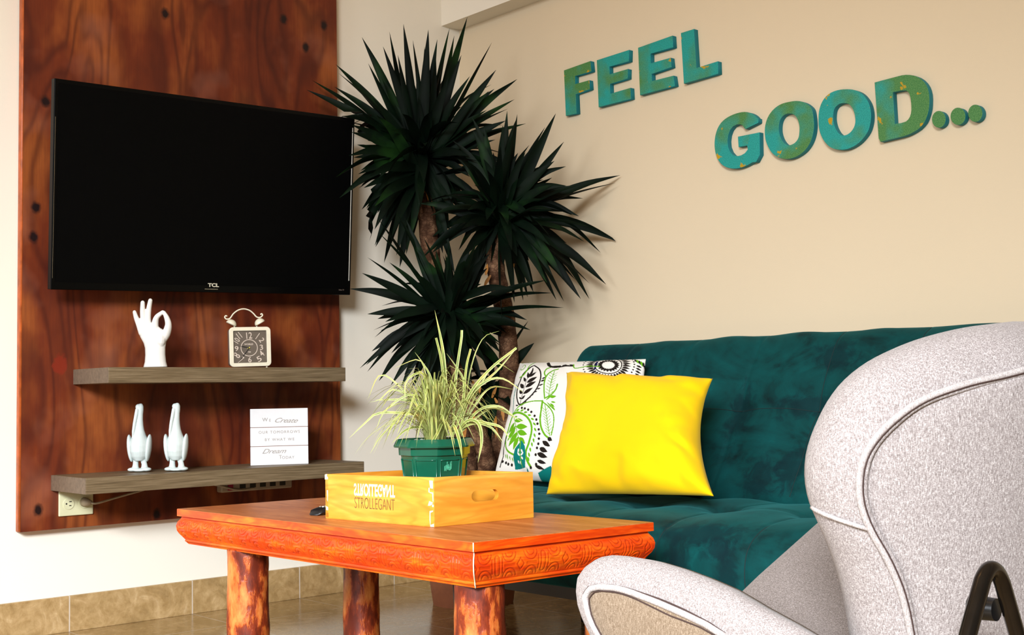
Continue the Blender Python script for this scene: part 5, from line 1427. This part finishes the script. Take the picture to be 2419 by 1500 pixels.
def arm(mir):
    O_, I_ = arm_curves(mir); s = -1 if mir else 1; n = len(O_)
    bm = bmesh.new(); rows_ = []
    rows_.append([o_ + Vector((0, s * .050, 0)) + (i_ - o_) * .55 for o_, i_ in zip(O_, I_)])
    rows_.append([o_ + Vector((0, s * .032, 0)) + (i_ - o_) * .14 for o_, i_ in zip(O_, I_)])
    for k in range(9):
        a = math.pi/2 * k / 8
        rows_.append([Vector((o_.x + (i_.x - o_.x) * (1 - math.cos(a)), o_.y + (i_.y - o_.y) * math.sin(a), o_.z + (i_.z - o_.z) * (1 - math.cos(a)))) for o_, i_ in zip(O_, I_)])
    rv = [[bm.verts.new(p) for p in r] for r in rows_]
    for a, b in zip(rv, rv[1:]):
        for k in range(n-1): bm.faces.new([a[k], a[k+1], b[k+1], b[k]])
    bm_obj('arm', bm, M_TWEED, chair, True)
    # side panel in brownish cloth
    c = sum(I_, Vector()) / n
    verts = [p for p in I_] + [p.lerp(c, .08) + Vector((0, -s * .004, 0)) for p in I_] + [p.lerp(c, .5) + Vector((0, -s * .007, 0)) for p in I_] + [c + Vector((0, -s * .007, 0))]
    faces = []
    for r in range(2):
        for k in range(n): l = (k+1) % n; faces.append((r*n+k, r*n+l, (r+1)*n+l, (r+1)*n+k))
    for k in range(n): faces.append((2*n+k, 2*n+(k+1) % n, 3*n))
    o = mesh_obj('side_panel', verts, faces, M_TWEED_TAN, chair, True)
    bm = bmesh.new()
    out = Vector((0, -s, 0))
    tube_bm(bm, [p + out * .003 for p in I_], .0046, 10); bm_obj('piping', bm, M_PIPING, chair, True)
    bm = bmesh.new(); tube_bm(bm, [p.lerp(q, -.001) + (p - c).normalized() * .0056 + out * .0020 for p, q in zip(I_, I_)], .0012, 6); bm_obj('seam', bm, M_STITCH, chair, True)
    bm = bmesh.new(); tube_bm(bm, [p - (p - c).normalized() * .009 + out * .0050 for p in I_], .0010, 6); bm_obj('seam', bm, M_STITCH, chair, True)
    return O_
ON = arm(False); arm(True)
# seat bowl between the arms, its shade put into the cloth colour
fe = [onx(x, y, 2.16) for x, y in [(1742, 1388), (1790, 1342), (1850, 1289), (1935, 1214), (2000, 1172)]]
yl, yr = YA + .045, 2*YC - YA - .045
def bowl_z(y):
    s = (y - YC) / (yr - YC)
    if y > fe[0].y:
        pts = [(p.y, p.z) for p in fe]
        for a, b in zip(pts, pts[1:]):
            if y <= b[0]: return a[1] + (b[1] - a[1]) * (y - a[0]) / (b[0] - a[0])
        return pts[-1][1]
    t = (fe[0].y - y) / (fe[0].y - yl); return fe[0].z - .02 * math.sin(math.pi * min(1, t)) + .02 * t
yr = min(yr, fe[-1].y)
def bowl_fn(u, v):
    y = yl + (yr - yl) * u; x = 2.16 + (2.56 - 2.16) * v; z = bowl_z(y) - .03 * math.sin(math.pi * min(1, v * 1.1)) * math.sin(math.pi * u)
    z -= .085 * v * max(0, 1 - u * 1.6)
    if v < .06: z -= .012 * (1 - v / .06) ** 2
    return (x, y, z)
o = grid_obj('seat_bowl', bowl_fn, 50, 40, M_TWEED_SHADE, chair)
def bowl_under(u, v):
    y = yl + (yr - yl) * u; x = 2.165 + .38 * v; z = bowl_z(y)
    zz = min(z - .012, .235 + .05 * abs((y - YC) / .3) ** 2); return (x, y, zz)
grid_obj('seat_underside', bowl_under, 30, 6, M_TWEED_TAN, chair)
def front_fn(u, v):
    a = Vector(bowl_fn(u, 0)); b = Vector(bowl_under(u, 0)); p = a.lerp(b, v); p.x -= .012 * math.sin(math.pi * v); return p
grid_obj('seat_front', front_fn, 50, 10, M_TWEED_SHADE, chair)
# tube legs: bent rods, one inverted V behind each side
def rod(pts, r, name='leg'):
    bm = bmesh.new(); tube_bm(bm, pts if len(pts) > 6 else resample(catmull(pts, 10), 60), r, 16); return bm_obj(name, bm, M_GUN, chair, True)
XR = 2.70
ap = onx(2343, 1344, XR); l1 = onx(2320, 1374, XR); l2 = onx(2286, 1500, XR); r1_ = onx(2368, 1378, XR); r2_ = onx(2403, 1500, XR)
def ext(a, b):
    t = (0.008 - a.z) / (b.z - a.z); return a + (b - a) * t
for mir in (False, True):
    def mm(p): return Vector((p.x, 2*YC - p.y, p.z)) if mir else p
    A = ext(l1, l2); B = ext(r1_, r2_)
    A = Vector((A.x + .02, A.y, A.z)); B = Vector((B.x + .06, B.y, B.z))
    ctl = onx(2343, 1312, XR)
    bend = [l1 * (1-t)**2 + ctl * 2*t*(1-t) + r1_ * t*t for t in [k / 14 for k in range(15)]]
    rod([mm(A), mm(l2)] + [mm(p) for p in bend] + [mm(r2_), mm(B)], .0088)
    b0 = mm(onx(2350, 1440, XR - .014)); bm = bmesh.new()
    bmesh.ops.create_cone(bm, cap_ends=True, segments=20, radius1=.0135, radius2=.012, depth=.028, matrix=Matrix.Translation((b0.x - .012, b0.y, b0.z)) @ Matrix.Rotation(math.pi/2, 4, 'Y'))
    auto_smooth(bm_obj('leg_bracket', bm, M_BLACKPL, chair))
    f0 = mm(Vector((2.22, YC - .20, .245))); rod([f0, mm(Vector((2.20, YC - .22, .12))), mm(Vector((2.16, YC - .25, .008)))], .0088)
